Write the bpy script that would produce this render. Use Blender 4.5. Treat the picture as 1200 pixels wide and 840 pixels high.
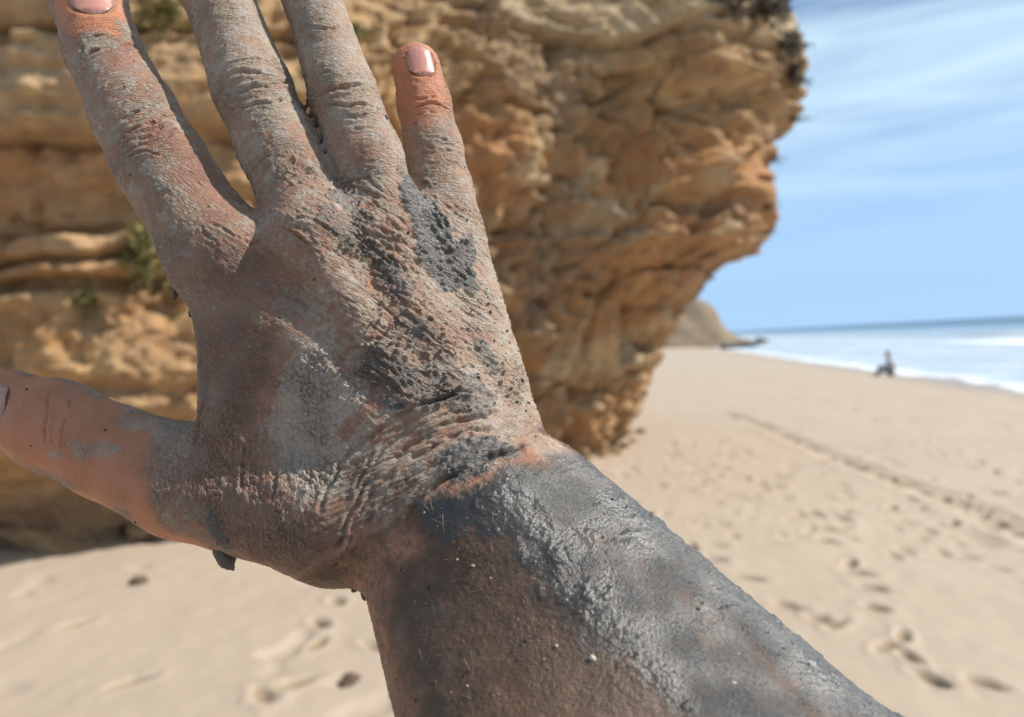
import bpy, bmesh, math, random
import numpy as np
from mathutils import Vector, Matrix
from mathutils.bvhtree import BVHTree

# ------------------------------------------------------------------ clear
for o in list(bpy.data.objects):
    bpy.data.objects.remove(o, do_unlink=True)
scene = bpy.context.scene
COL = scene.collection
random.seed(7)
R = math.radians

# ------------------------------------------------------------------ camera
CAM_H = 1.55
FPX, CX, CY = 924.0, 600.0, 420.0          # measured on a 1200 x 840 frame
cam_d = bpy.data.cameras.new("camera")
cam = bpy.data.objects.new("camera", cam_d)
COL.objects.link(cam)
cam_d.sensor_width = 36.0
cam_d.lens = FPX / 1200.0 * 36.0
cam_d.clip_start = 0.01
cam_d.clip_end = 20000.0
cam_d.dof.use_dof = True
cam_d.dof.focus_distance = 0.222
cam_d.dof.aperture_fstop = 12.5
CAM_M = (Matrix.Translation((0, 0, CAM_H)) @ Matrix.Rotation(R(90 - 1.07), 4, 'X')
         @ Matrix.Rotation(R(-3.12), 4, 'Z'))
cam.matrix_world = CAM_M
scene.camera = cam

# ------------------------------------------------------------------ light
SUN_DIR = Vector((0.71, -0.05, 0.70)).normalized()      # towards the sun
SUN_EL = math.asin(SUN_DIR.z)
SUN_AZ = math.atan2(SUN_DIR.x, SUN_DIR.y)              # clockwise from +Y
world = bpy.data.worlds.new("World")
scene.world = world
world.use_nodes = True
wn, wl = world.node_tree.nodes, world.node_tree.links
wn.clear()
sky = wn.new("ShaderNodeTexSky")
sky.sky_type = 'NISHITA'
sky.sun_disc = False
sky.sun_elevation = SUN_EL
sky.sun_rotation = SUN_AZ
sky.altitude = 0
sky.air_density = 0.7
sky.dust_density = 0.2
sky.ozone_density = 3.0
tc = wn.new("ShaderNodeTexCoord")
mp = wn.new("ShaderNodeMapping")
mp.inputs['Rotation'].default_value = (R(4), R(-7), R(20))
mp.inputs['Scale'].default_value = (1.3, 1.0, 9.0)
nz = wn.new("ShaderNodeTexNoise")
nz.inputs['Scale'].default_value = 1.9
nz.inputs['Detail'].default_value = 5.0
nz.inputs['Roughness'].default_value = 0.52
nz.inputs['Distortion'].default_value = 0.5
rp = wn.new("ShaderNodeValToRGB")
rp.color_ramp.elements[0].position = 0.34
rp.color_ramp.elements[1].position = 0.66
sep = wn.new("ShaderNodeSeparateXYZ")
fade = wn.new("ShaderNodeMapRange")
fade.inputs['From Min'].default_value = 0.04
fade.inputs['From Max'].default_value = 0.28
mul = wn.new("ShaderNodeMath"); mul.operation = 'MULTIPLY'
mul2 = wn.new("ShaderNodeMath"); mul2.operation = 'MULTIPLY'; mul2.inputs[1].default_value = 0.7
mixc = wn.new("ShaderNodeMix"); mixc.data_type = 'RGBA'
mixc.inputs['B'].default_value = (7.2, 9.3, 10.4, 1)
bg = wn.new("ShaderNodeBackground")
bg.inputs['Strength'].default_value = 0.105
wo = wn.new("ShaderNodeOutputWorld")
wl.new(tc.outputs['Generated'], mp.inputs['Vector'])
wl.new(mp.outputs['Vector'], nz.inputs['Vector'])
wl.new(nz.outputs['Fac'], rp.inputs['Fac'])
wl.new(tc.outputs['Generated'], sep.inputs['Vector'])
wl.new(sep.outputs['Z'], fade.inputs['Value'])
wl.new(rp.outputs['Color'], mul.inputs[0])
wl.new(fade.outputs['Result'], mul.inputs[1])
wl.new(mul.outputs[0], mul2.inputs[0])
wl.new(mul2.outputs[0], mixc.inputs['Factor'])
veil = wn.new("ShaderNodeMapRange")            # thin high haze, thickest towards the horizon
veil.inputs['From Min'].default_value = 0.0; veil.inputs['From Max'].default_value = 0.55
veil.inputs['To Min'].default_value = 0.92; veil.inputs['To Max'].default_value = 0.0
veil.interpolation_type = 'SMOOTHSTEP'
mixv = wn.new("ShaderNodeMix"); mixv.data_type = 'RGBA'
mixv.inputs['B'].default_value = (3.75, 6.0, 9.1, 1)
wl.new(sep.outputs['Z'], veil.inputs['Value'])
wl.new(veil.outputs['Result'], mixv.inputs['Factor'])
wl.new(sky.outputs['Color'], mixv.inputs['A'])
wl.new(mixv.outputs['Result'], mixc.inputs['A'])
wl.new(mixc.outputs['Result'], bg.inputs['Color'])
wl.new(bg.outputs['Background'], wo.inputs['Surface'])

sun_d = bpy.data.lights.new("sun", 'SUN')
sun_d.energy = 5.0
sun_d.angle = R(0.53)
sun_d.color = (1.0, 0.95, 0.87)
sun = bpy.data.objects.new("sun", sun_d)
COL.objects.link(sun)
sun.location = (20, 5, 30)
sun.rotation_euler = SUN_DIR.to_track_quat('Z', 'Y').to_euler()

vs = scene.view_settings
vs.view_transform = 'Standard'
vs.look = 'None'
vs.exposure = 0.13
vs.gamma = 1.0
vs.use_curve_mapping = False
scene.cycles.use_denoising = True

# ------------------------------------------------------------------ maths helpers
_rng = np.random.default_rng(11)
PERM = _rng.permutation(256).astype(np.int64)
GRAD = _rng.normal(size=(256, 3)).astype(np.float32)
GRAD /= np.linalg.norm(GRAD, axis=1)[:, None]

PERM3 = np.concatenate([PERM] * 2).astype(np.int32)
GX, GY, GZ = (np.ascontiguousarray(GRAD[PERM][:, k]) for k in range(3))
from concurrent.futures import ThreadPoolExecutor
POOL = ThreadPoolExecutor(4)

def chunked(fn, p, size=16384):
    """fn on slices of p, spread over threads"""
    p = np.ascontiguousarray(p, dtype=np.float32)
    if len(p) <= size: return fn(p)
    parts = list(POOL.map(fn, [p[i:i + size] for i in range(0, len(p), size)]))
    if isinstance(parts[0], tuple):
        return tuple(np.concatenate([q[k] for q in parts]) for k in range(len(parts[0])))
    return np.concatenate(parts)

def _pn(p):
    i = np.floor(p)
    f = p - i
    i = i.astype(np.int32) & 255
    u = f * f * f * (f * (f * 6 - 15) + 10)
    fx, fy, fz = (np.ascontiguousarray(f[:, k]) for k in range(3))
    res = []
    for dx in (0, 1):
        hx = PERM3[i[:, 0] + dx]
        for dy in (0, 1):
            hy = PERM3[hx + ((i[:, 1] + dy) & 255)]
            for dz in (0, 1):
                h = (hy + i[:, 2] + dz) & 255
                res.append(GX[h] * (fx - dx) + GY[h] * (fy - dy) + GZ[h] * (fz - dz))
    x, y, z = u[:, 0], u[:, 1], u[:, 2]
    c00 = res[0] + z * (res[1] - res[0]); c01 = res[2] + z * (res[3] - res[2])
    c10 = res[4] + z * (res[5] - res[4]); c11 = res[6] + z * (res[7] - res[6])
    c0 = c00 + y * (c01 - c00); c1 = c10 + y * (c11 - c10)
    return (c0 + x * (c1 - c0)) * np.float32(1.5)

def pnoise(p):
    """gradient noise, p (n,3) -> about -1..1"""
    return chunked(_pn, p)

def fbm(p, octv=4, lac=2.05, gain=0.5):
    p = np.asarray(p, dtype=np.float32)
    a, s, t = 1.0, 0.0, 0.0
    for k in range(octv):
        s = s + a * pnoise(p + 17.3 * k); t += a
        p = p * lac; a *= gain
    return s / t

def ridge(p, octv=3, gain=0.5):
    p = np.asarray(p, dtype=np.float32)
    a, s, t = 1.0, 0.0, 0.0
    for k in range(octv):
        s = s + a * (1 - np.abs(pnoise(p + 31.7 * k))); t += a
        p = p * 2.1; a *= gain
    return s / t

def worley(p):
    """F1, F2 of jittered cells"""
    return chunked(_worley, p)

def _worley(p):
    i = np.floor(p).astype(np.int64)
    f = p - i
    d1 = np.full(len(p), 9.0, np.float32); d2 = d1.copy()
    for dx in (-1, 0, 1):
        for dy in (-1, 0, 1):
            for dz in (-1, 0, 1):
                h = PERM[(PERM[(PERM[(i[:, 0] + dx) & 255] + i[:, 1] + dy) & 255] + i[:, 2] + dz) & 255]
                j = GRAD[h] * 0.38 + 0.5
                d = ((j[:, 0] + dx - f[:, 0]) ** 2 + (j[:, 1] + dy - f[:, 1]) ** 2 + (j[:, 2] + dz - f[:, 2]) ** 2)
                m = d < d1
                d2 = np.where(m, d1, np.minimum(d2, d))
                d1 = np.where(m, d, d1)
    return np.sqrt(d1), np.sqrt(d2)

def sstep(a, b, x):
    t = np.clip((x - a) / (b - a), 0, 1)
    return t * t * (3 - 2 * t)

def mesh_from(name, verts, faces, mat=None, smooth=True, attrs=None):
    """verts (n,3); faces (m,3|4) array; attrs {name: (n,)}"""
    verts = np.ascontiguousarray(verts, dtype=np.float32)
    faces = np.ascontiguousarray(faces, dtype=np.int32)
    k = faces.shape[1]
    me = bpy.data.meshes.new(name)
    me.vertices.add(len(verts)); me.vertices.foreach_set("co", verts.ravel())
    me.loops.add(faces.size); me.loops.foreach_set("vertex_index", faces.ravel())
    me.polygons.add(len(faces))
    me.polygons.foreach_set("loop_start", np.arange(0, faces.size, k, dtype=np.int32))
    me.polygons.foreach_set("loop_total", np.full(len(faces), k, np.int32))
    if smooth:
        me.polygons.foreach_set("use_smooth", np.ones(len(faces), dtype=bool))
    me.update(calc_edges=True)
    for an, av in (attrs or {}).items():
        a = me.attributes.new(an, 'FLOAT', 'POINT')
        a.data.foreach_set("value", np.ascontiguousarray(av, dtype=np.float32))
    if mat: me.materials.append(mat)
    return me

def link(name, me, parent=None, label=None, cat=None, group=None, kind=None):
    o = bpy.data.objects.new(name, me)
    COL.objects.link(o)
    if parent is not None: o.parent = parent
    if label: o["label"] = label
    if cat: o["category"] = cat
    if group: o["group"] = group
    if kind: o["kind"] = kind
    return o

def grid_faces(nu, nv, wrap=False):
    a = np.arange(nu * nv).reshape(nu, nv)
    if wrap: a = np.concatenate([a, a[:1]], 0)
    return np.stack([a[:-1, :-1], a[1:, :-1], a[1:, 1:], a[:-1, 1:]], -1).reshape(-1, 4)

def ray(px, py):
    d = Vector(((px - CX) / FPX, (CY - py) / FPX, -1.0))
    return CAM_M.to_3x3() @ d

def at_y(px, py, Y):
    """world point on the vertical plane y = Y seen at that place of the frame"""
    d = ray(px, py); t = Y / d.y
    return Vector((0, 0, CAM_H)) + d * t

# ------------------------------------------------------------------ material helper
class NT:
    def __init__(s, name):
        s.m = bpy.data.materials.new(name); s.m.use_nodes = True
        s.t = s.m.node_tree; s.n = s.t.nodes; s.n.clear()
        s.out = s.n.new("ShaderNodeOutputMaterial")
        s.b = s.n.new("ShaderNodeBsdfPrincipled")
        s.link(s.b.outputs[0], s.out.inputs['Surface'])
    def link(s, a, b): s.t.links.new(a, b)
    def set(s, sock, v):
        if isinstance(v, bpy.types.NodeSocket): s.link(v, sock)
        elif isinstance(v, (tuple, list)) and len(v) == 3 and sock.type == 'RGBA': sock.default_value = (*v, 1)
        elif sock.type == 'RGBA' and isinstance(v, (int, float)): sock.default_value = (v, v, v, 1)
        else: sock.default_value = v
    def coord(s, scale=(1, 1, 1), rot=(0, 0, 0), kind='Object'):
        c = s.n.new("ShaderNodeTexCoord"); m = s.n.new("ShaderNodeMapping")
        m.inputs['Scale'].default_value = scale; m.inputs['Rotation'].default_value = rot
        s.link(c.outputs[kind], m.inputs['Vector']); return m.outputs[0]
    def noise(s, vec, scale, detail=4, rough=0.55, dist=0.0):
        t = s.n.new("ShaderNodeTexNoise"); s.link(vec, t.inputs['Vector'])
        t.inputs['Scale'].default_value = scale; t.inputs['Detail'].default_value = detail
        t.inputs['Roughness'].default_value = rough; t.inputs['Distortion'].default_value = dist
        return t.outputs['Fac']
    def voro(s, vec, scale, feature='F1'):
        t = s.n.new("ShaderNodeTexVoronoi"); t.feature = feature
        s.link(vec, t.inputs['Vector']); t.inputs['Scale'].default_value = scale
        return t.outputs['Distance']
    def ramp(s, fac, stops):
        r = s.n.new("ShaderNodeValToRGB"); s.link(fac, r.inputs['Fac'])
        e = r.color_ramp.elements
        while len(e) < len(stops): e.new(0.5)
        for k, (p, c) in enumerate(stops):
            e[k].position = p
            e[k].color = (*c, 1) if isinstance(c, (tuple, list)) else (c, c, c, 1)
        return r.outputs['Color']
    def mix(s, f, a, b, mode='MIX'):
        m = s.n.new("ShaderNodeMix"); m.data_type = 'RGBA'; m.blend_type = mode
        s.set(m.inputs['Factor'], f); s.set(m.inputs['A'], a); s.set(m.inputs['B'], b)
        return m.outputs['Result']
    def math(s, op, a, b=0.0, clamp=False):
        m = s.n.new("ShaderNodeMath"); m.operation = op; m.use_clamp = clamp
        s.set(m.inputs[0], a); s.set(m.inputs[1], b); return m.outputs[0]
    def attr(s, name):
        a = s.n.new("ShaderNodeAttribute"); a.attribute_name = name; return a.outputs['Fac']
    def bump(s, h, strength, dist):
        b = s.n.new("ShaderNodeBump"); s.set(b.inputs['Strength'], strength)
        b.inputs['Distance'].default_value = dist; s.link(h, b.inputs['Height'])
        s.link(b.outputs[0], s.b.inputs['Normal']); return b.outputs[0]
    def p(s, **kw):
        for k, v in kw.items(): s.set(s.b.inputs[k.replace('_', ' ')], v)
        return s

# ------------------------------------------------------------------ shore: waterline runs away from the eye on the right
WL_P = np.array([14.0, 21.7]); WL_DIR = np.array([0.152, 0.988]); WL_N = np.array([0.988, -0.152])
SEA_Z = -0.47
def offshore(x, y):
    return (x - WL_P[0]) * WL_N[0] + (y - WL_P[1]) * WL_N[1]

def ground_z(x, y):
    d = offshore(x, y) + 11.5                    # metres seaward of the upper beach
    z = -0.47 * np.clip(d / 11.5, 0, None) ** 1.25
    return np.maximum(z, -4.0)

def on_ground(px, py):
    d = ray(px, py); t = 2.0
    for _ in range(60):
        p = Vector((0, 0, CAM_H)) + d * t
        g = float(ground_z(np.float64(p.x), np.float64(p.y)))
        t += (p.z - g) / max(-d.z, 1e-3) * 0.7
    p = Vector((0, 0, CAM_H)) + d * t
    return p.x, p.y

# --- sand: one sheet, finest where footprints show
th_ = np.concatenate([np.linspace(-180, -58, 40), np.linspace(-54, 48, 640), np.linspace(52, 176, 40)])
rr_ = np.concatenate([[0.02, 0.6, 1.2], np.geomspace(1.8, 46, 620), np.geomspace(50, 9000, 40)])
TH, RR = np.meshgrid(np.radians(th_), rr_, indexing='ij')
gx, gy = (RR * np.sin(TH)).ravel(), (RR * np.cos(TH)).ravel()
gz = ground_z(gx, gy)
gp = np.stack([gx, gy, np.zeros_like(gx)], -1)
dist = np.hypot(gx, gy)
nearf = 1 - sstep(25, 60, dist)
gz = gz + nearf * (0.030 * fbm(gp * 0.55, 3) + 0.014 * fbm(gp * 1.7 + 9, 3) + 0.006 * fbm(gp * 6.0 + 4, 2) * (1 - sstep(8, 16, dist)))
# shallow scuffed hollows all over
hz = fbm(gp * 2.1 + 33, 2)
gz -= nearf * 0.030 * sstep(0.22, 0.55, hz)
gz += nearf * (0.035 * ridge(gp * np.array([.5, 1.1, 1]) + 3, 2) * sstep(-.1, .4, fbm(gp * .3 + 8, 2)))
stain_shade = np.zeros_like(gx)
rng = np.random.default_rng(3)
prints = [(956, 604), (972, 623), (972, 638), (997, 661), (1004, 673), (1024, 692), (1027, 716), (1058, 748), (1042, 757), (1064, 771), (1094, 800), (1156, 805),
          (1118, 614), (1044, 596), (973, 585), (911, 571), (842, 559), (875, 561), (840, 657), (879, 678), (924, 711), (963, 728), (982, 733), (811, 642), (760, 606),
          (932, 514), (945, 520), (956, 526), (975, 534), (990, 541), (1004, 547), (1028, 557), (1045, 563), (1056, 568), (1080, 575), (1108, 583), (1128, 592), (1150, 602), (1170, 612), (1194, 623), (1215, 632), (1240, 645),
          (905, 505), (880, 495), (860, 488), (790, 520), (786, 535), (745, 555), (1100, 470), (1060, 480), (1148, 540), (1165, 552), (1085, 516), (1040, 515),
          (345, 808), (375, 730), (372, 755), (440, 760), (310, 822), (395, 705), (90, 730), (150, 800), (1000, 480), (1030, 470), (1120, 490), (960, 470), (930, 465), (1180, 500), (840, 455), (870, 462), (900, 450)]
flat = [(*on_ground(*q), 1.0) for q in prints]
for k in range(620):                                        # older, softer prints towards the water
    a = rng.uniform(-6, 38); r = math.exp(rng.uniform(math.log(6), math.log(34)))
    flat.append((r * math.sin(R(a)), r * math.cos(R(a)), rng.uniform(0.25, 0.6)))
for (x, y, s) in flat:
    a = rng.uniform(-0.9, 0.9); L, Wd = rng.uniform(0.085, 0.125), rng.uniform(0.040, 0.06)
    r0_ = math.hypot(x, y); a0_ = math.degrees(math.atan2(x, y)); da_ = math.degrees(0.35 / max(r0_, .5))
    i0, i1 = np.searchsorted(th_, [a0_ - da_, a0_ + da_]); j0, j1 = np.searchsorted(rr_, [r0_ - .35, r0_ + .35])
    m = (np.arange(i0, i1)[:, None] * len(rr_) + np.arange(j0, j1)[None]).ravel()
    if not len(m): continue
    dx, dy = gx[m] - x, gy[m] - y
    u = dx * math.cos(a) + dy * math.sin(a); v = -dx * math.sin(a) + dy * math.cos(a)
    wob = 1 + 0.45 * fbm(np.stack([gx[m] * 9, gy[m] * 9, gx[m] * 0 + x], -1), 3)
    e = np.sqrt((v / L) ** 2 + (u / Wd) ** 2) * wob
    near_s = 0.55 + 0.45 * float(sstep(4.0, 9.0, math.hypot(x, y)))
    gz[m] += s * near_s * (-0.052 * (1 - sstep(0.15, 1.2, e)) + 0.012 * np.exp(-((e - 1.5) / 0.4) ** 2))
    stain_shade[m] = np.maximum(stain_shade[m], s * 0.8 * (1 - sstep(0.5, 1.05, e)))  # sand coloured darker inside each print, painting in the shade of the hollow
# a dragged track
trk = [on_ground(*q) for q in [(850, 484), (905, 503), (960, 527), (1030, 558), (1110, 584), (1200, 625), (1300, 670)]]
best = np.full_like(gx, 9.0)
for (ax_, ay_), (bx_, by_) in zip(trk[:-1], trk[1:]):
    ab = np.array([bx_ - ax_, by_ - ay_]); t = np.clip(((gx - ax_) * ab[0] + (gy - ay_) * ab[1]) / (ab @ ab), 0, 1)
    best = np.minimum(best, np.hypot(gx - ax_ - t * ab[0], gy - ay_ - t * ab[1]))
best = best * (1 + 0.3 * pnoise(gp * 3.0 + 5))
gz += -0.035 * np.exp(-(best / 0.13) ** 2) + 0.012 * np.exp(-((best - 0.26) / 0.08) ** 2)
stain_shade = np.maximum(stain_shade, 0.6 * np.exp(-(best / 0.14) ** 2) * sstep(-0.25, 0.35, pnoise(gp * 1.6 + 2)))
wetline = sstep(-2.4, -0.4, offshore(gx, gy) + 0.5 * fbm(gp * 0.25, 2))

t = NT("dry_sand")
co = t.coord()
n_big, n_mid, n_fin = t.noise(co, 0.6, 4), t.noise(co, 9, 4), t.noise(co, 160, 3, 0.7)
sandc = t.mix(n_big, (0.435, 0.342, 0.256), (0.492, 0.396, 0.306))
sandc = t.mix(t.math('MULTIPLY', n_fin, 0.45), sandc, (0.36, 0.275, 0.195))
sandc = t.mix(t.attr("stain_shade"), sandc, (0.250, 0.180, 0.105))
sandc = t.mix(t.math('MULTIPLY', t.attr("wetline"), 0.6), sandc, (0.30, 0.225, 0.17))
t.p(Base_Color=sandc, Roughness=t.mix(t.attr("wetline"), 0.9, 0.35))
t.bump(t.math('ADD', n_mid, t.math('MULTIPLY', n_fin, 0.25)), 0.35, 0.012)
ground = link("sand_beach", mesh_from("sand_beach", np.stack([gx, gy, gz], -1), grid_faces(len(th_), len(rr_), wrap=True)[:, ::-1], t.m,
              attrs={"stain_shade": stain_shade, "wetline": wetline}), kind="structure")

# ------------------------------------------------------------------ sea
da = np.concatenate([np.linspace(-1.6, 50, 260), np.geomspace(51, 12000, 90)])
la = np.concatenate([np.linspace(-70, 10, 40), np.linspace(11, 230, 240), np.geomspace(235, 14000, 50)])
DA, LA_ = np.meshgrid(da, la, indexing='ij')
sx = WL_P[0] + DA * WL_N[0] + (LA_ - 22) * WL_DIR[0]; sy = WL_P[1] + DA * WL_N[1] + (LA_ - 22) * WL_DIR[1]
sx, sy, dd, ll = sx.ravel(), sy.ravel(), DA.ravel(), LA_.ravel()
sp = np.stack([dd * 0.25, ll * 0.06, 0 * dd], -1)
wob = 2.2 * fbm(sp * 0.35, 3)
sz = SEA_Z + 0.02 * fbm(sp * 3, 3)
foam = np.zeros_like(dd)
for (c, w, h, l0, l1) in [(6.5, 1.2, .10, -80, 400), (14.0, 1.6, .12, 0, 160), (24.0, 2.2, .55, -80, 72), (24.0, 2.2, .30, 60, 500), (38.0, 3.0, .45, -60, 500), (60, 5, .5, -60, 900)]:
    on = sstep(l0 - 8, l0 + 8, ll) * (1 - sstep(l1 - 10, l1 + 25, ll))
    q = (dd + wob - c) / w
    sz += on * h * np.exp(-np.where(q < 0, (q * 1.8) ** 2, (q * 0.8) ** 2))
    if h > .5 and c < 30: foam = np.maximum(foam, on * (1 - sstep(1.6, 3.4, np.abs(q + 1.6))) * np.clip(0.95 + 0.7 * fbm(sp * 6, 3), 0, 1))
    elif c < 50: foam = np.maximum(foam, .5 * on * (1 - sstep(.25, .9, np.abs(q + .2))) * np.clip(0.4 + 1.2 * fbm(sp * 5 + c, 3), 0, 1))
swash = 1 - sstep(0.5, 1.4, dd + 0.5 * fbm(sp * 1.6, 3))
foam = np.maximum(foam, swash * np.clip(0.85 + 0.5 * fbm(sp * 8, 2), 0, 1))
lace = sstep(0.1, 0.5, fbm(sp * np.array([2.2, 5, 1]) + 3, 4)) * (1 - sstep(14, 32, dd)) * 0.45 + 0.36 * (1 - sstep(20, 40, dd))
foam = np.maximum(foam, lace)
sz += swash * 0.01 - 0.0
deep = sstep(34, 110, dd)
t = NT("sea_water"); co = t.coord()
wat = t.mix(t.noise(co, 0.02, 3), (0.20, 0.31, 0.42), (0.27, 0.38, 0.48))
wat = t.mix(t.attr('deep'), wat, (0.045, 0.11, 0.18))
fo = t.attr("foam")
t.p(Base_Color=t.mix(fo, wat, (0.80, 0.82, 0.83)), Roughness=t.mix(fo, 0.30, 0.8))
t.b.inputs['IOR'].default_value = 1.33
t.bump(t.noise(t.coord((1.2, 0.5, 1)), 1.4, 5, 0.6), 0.35, 0.25)
link("sea", mesh_from("sea", np.stack([sx, sy, sz], -1), grid_faces(len(da), len(la)), t.m, attrs={"foam": foam, "deep": deep}), kind="structure")

# ------------------------------------------------------------------ cliff
NOSE_Y = 11.4
nose_px = [(700, 545), (722, 528), (738, 510), (757, 478), (778, 432), (796, 398), (818, 362), (836, 335), (842, 318), (862, 306), (890, 296), (907, 272), (904, 240), (908, 205),
           (918, 165), (940, 142), (936, 110), (929, 74), (912, 42), (884, 14), (858, -12), (820, -40), (740, -75)]
nose = np.array([[at_y(x, y, NOSE_Y).x, at_y(x, y, NOSE_Y).z] for x, y in nose_px])
def nose_x(z):
    return np.interp(z, nose[:, 1], nose[:, 0])
ctrl = np.array([(-15, 6.0), (-9, 6.3), (-5.2, 6.55), (-3.2, 6.7), (-2.0, 7.3), (-0.8, 9.0), (0.2, 10.25), (0.9, 10.85), (1.28, 11.4), (1.25, 12.2), (0.6, 13.4), (-0.6, 15.5), (-4, 19), (-12, 24), (-26, 30)])
def cat(ctrl, n):
    c = np.vstack([2 * ctrl[0] - ctrl[1], ctrl, 2 * ctrl[-1] - ctrl[-2]])
    tt = np.linspace(0, len(ctrl) - 1 - 1e-6, n); k = tt.astype(int); f = (tt - k)[:, None]
    p0, p1, p2, p3 = c[k], c[k + 1], c[k + 2], c[k + 3]
    return 0.5 * (2 * p1 + (p2 - p0) * f + (2 * p0 - 5 * p1 + 4 * p2 - p3) * f ** 2 + (3 * p1 - p0 - 3 * p2 + p3) * f ** 3)
dense = cat(ctrl, 6000)
arc = np.concatenate([[0], np.cumsum(np.linalg.norm(np.diff(dense, axis=0), axis=1))])
i_nose = np.argmin(np.linalg.norm(dense - np.array([1.28, 11.4]), axis=1)); s_nose = arc[i_nose]
s_left = arc[np.argmin(np.linalg.norm(dense - np.array([-5.2, 6.55]), axis=1))]
su = np.concatenate([np.linspace(0, s_left - 2.5, 40), np.linspace(s_left - 2.45, s_nose + 2.2, 560), np.linspace(s_nose + 2.3, arc[-1], 60)])
path = np.stack([np.interp(su, arc, dense[:, k]) for k in range(2)], -1)
tan = np.gradient(path, su, axis=0); tan /= np.linalg.norm(tan, axis=1)[:, None]
for _ in range(12): tan[1:-1] = (tan[:-2] + tan[1:-1] * 2 + tan[2:]) / 4
tan /= np.linalg.norm(tan, axis=1)[:, None]
nrm = np.stack([tan[:, 1], -tan[:, 0]], -1)
zz = np.concatenate([np.linspace(-0.7, 7.2, 470), np.linspace(7.25, 11, 40)])
SS, ZZ = np.meshgrid(su, zz, indexing='ij')
pos = np.repeat(path[:, None, :], len(zz), 1); nr = np.repeat(nrm[:, None, :], len(zz), 1)
fromnose = SS - s_nose
wn_ = np.exp(-(np.minimum(fromnose, 0) / 2.3) ** 2) * np.exp(-(np.maximum(fromnose, 0) / 4.0) ** 2)     # nose profile fades along the wall
over = nose_x(ZZ) - nose_x(0.0)
left = np.interp(ZZ, [-0.7, 0.0, .25, .6, .9, 1.2, 1.35, 1.5, 2.2, 2.35, 2.9, 3.2, 4.2, 6.0, 9], [-.35, -.30, -.22, .10, .45, .60, .48, .66, .72, .58, .78, .76, .9, .95, .7])
mid = np.interp(ZZ, [-0.7, 0, .5, 1.5, 2.5, 4, 6, 8, 10], [-.3, -.1, .0, .18, .35, .75, .9, .4, -1.2])
wl_ = 1 - sstep(-7.0, -4.2, fromnose)
prof = wl_ * left + (1 - wl_) * ((1 - wn_) * mid + wn_ * over)
lean = sstep(-5.6, -4.4, fromnose) * (1 - np.exp(-(fromnose / .8) ** 2)) * np.maximum(0, ZZ - 4.84)
prof = prof - 0.9 * lean
q3 = np.stack([pos[..., 0], pos[..., 1], ZZ], -1).reshape(-1, 3)
qs = np.stack([SS, ZZ], -1).reshape(-1, 2); s_, z_ = qs[:, 0], qs[:, 1]
fn_ = fromnose.ravel(); wlr = wl_.ravel()
# bedding: layers of uneven thickness, each weathered back by its own amount
zw = z_ + 0.10 * fbm(np.stack([s_ * .35, z_ * .3, 0 * s_], -1) + 2, 3) - 0.03 * fn_
bed_pos = np.sort(np.random.default_rng(9).uniform(-1, 11, 34))
bed_off = np.random.default_rng(10).uniform(-1, 1, 35)
bid = np.searchsorted(bed_pos, zw)
edge = np.min(np.abs(zw[:, None] - bed_pos[None, :]), axis=1)
fromtop = wlr * 1.0 + (1 - wlr) * (0.08 + 0.2 * sstep(3.6, 4.6, z_))
disp = fromtop * (0.22 * bed_off[bid] * sstep(0, .03, edge) - 0.24 * np.exp(-(edge / 0.035) ** 2) * (0.45 + 0.55 * pnoise(np.stack([s_ * .6, bid * 3.7, 0 * s_], -1))))
# joints cut the beds into blocks
jn = pnoise(np.stack([s_ * 1.1 + 0.3 * bed_off[bid] * 3, bid * 5.3, 0 * s_], -1))
disp += wlr * (0.13 * jn - 0.12 * np.exp(-(jn / 0.05) ** 2) * 0.5)
# runnels and honeycomb lower on the nose
fl = ridge(np.stack([s_ * 1.0 + .25 * z_, z_ * 0.28, 0 * s_], -1) + 7, 3)
low = (1 - wlr) * (1 - sstep(3.4, 4.4, z_))
disp += (1 - wlr) * (0.35 + 0.65 * low / 1.0) * 0.85 * (fl - 0.62)
w1_, w2_ = worley(q3 * np.array([1.7, 1.7, 1.1]))
disp += (1 - wlr) * (0.2 * (0.5 - w1_)) * (0.4 + 0.6 * low)
w3_, w4_ = worley(q3 * 5.0 + .4 * fbm(q3 * 3, 2)[:, None])
disp += 0.11 * (0.45 - w3_) * (0.5 + 0.5 * (1 - wlr))
qa = q3 * (np.array([1, 1, 1.6]) * wlr[:, None] + np.array([1.25, 1.25, .75]) * (1 - wlr[:, None]))
disp += 0.32 * fbm(q3 * 0.6, 3) + 0.20 * fbm(qa * 1.5 + 5, 3) + (1 - wlr) * 0.13 * pnoise(np.stack([s_ * .9, zw * 6.5, 0 * s_], -1)) * sstep(-.2, .4, fbm(q3 * .7 + 500, 2)) + 0.12 * (ridge(qa * 3.1 + 2, 3) - .6) + 0.09 * fbm(q3 * 6 + 8, 3)
pits = sstep(.25, .6, fbm(qa * 2.2 + 77, 3)); disp -= 0.16 * pits
disp += 0 + 0.03 * fbm(q3 * 14 + 8, 2)
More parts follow.
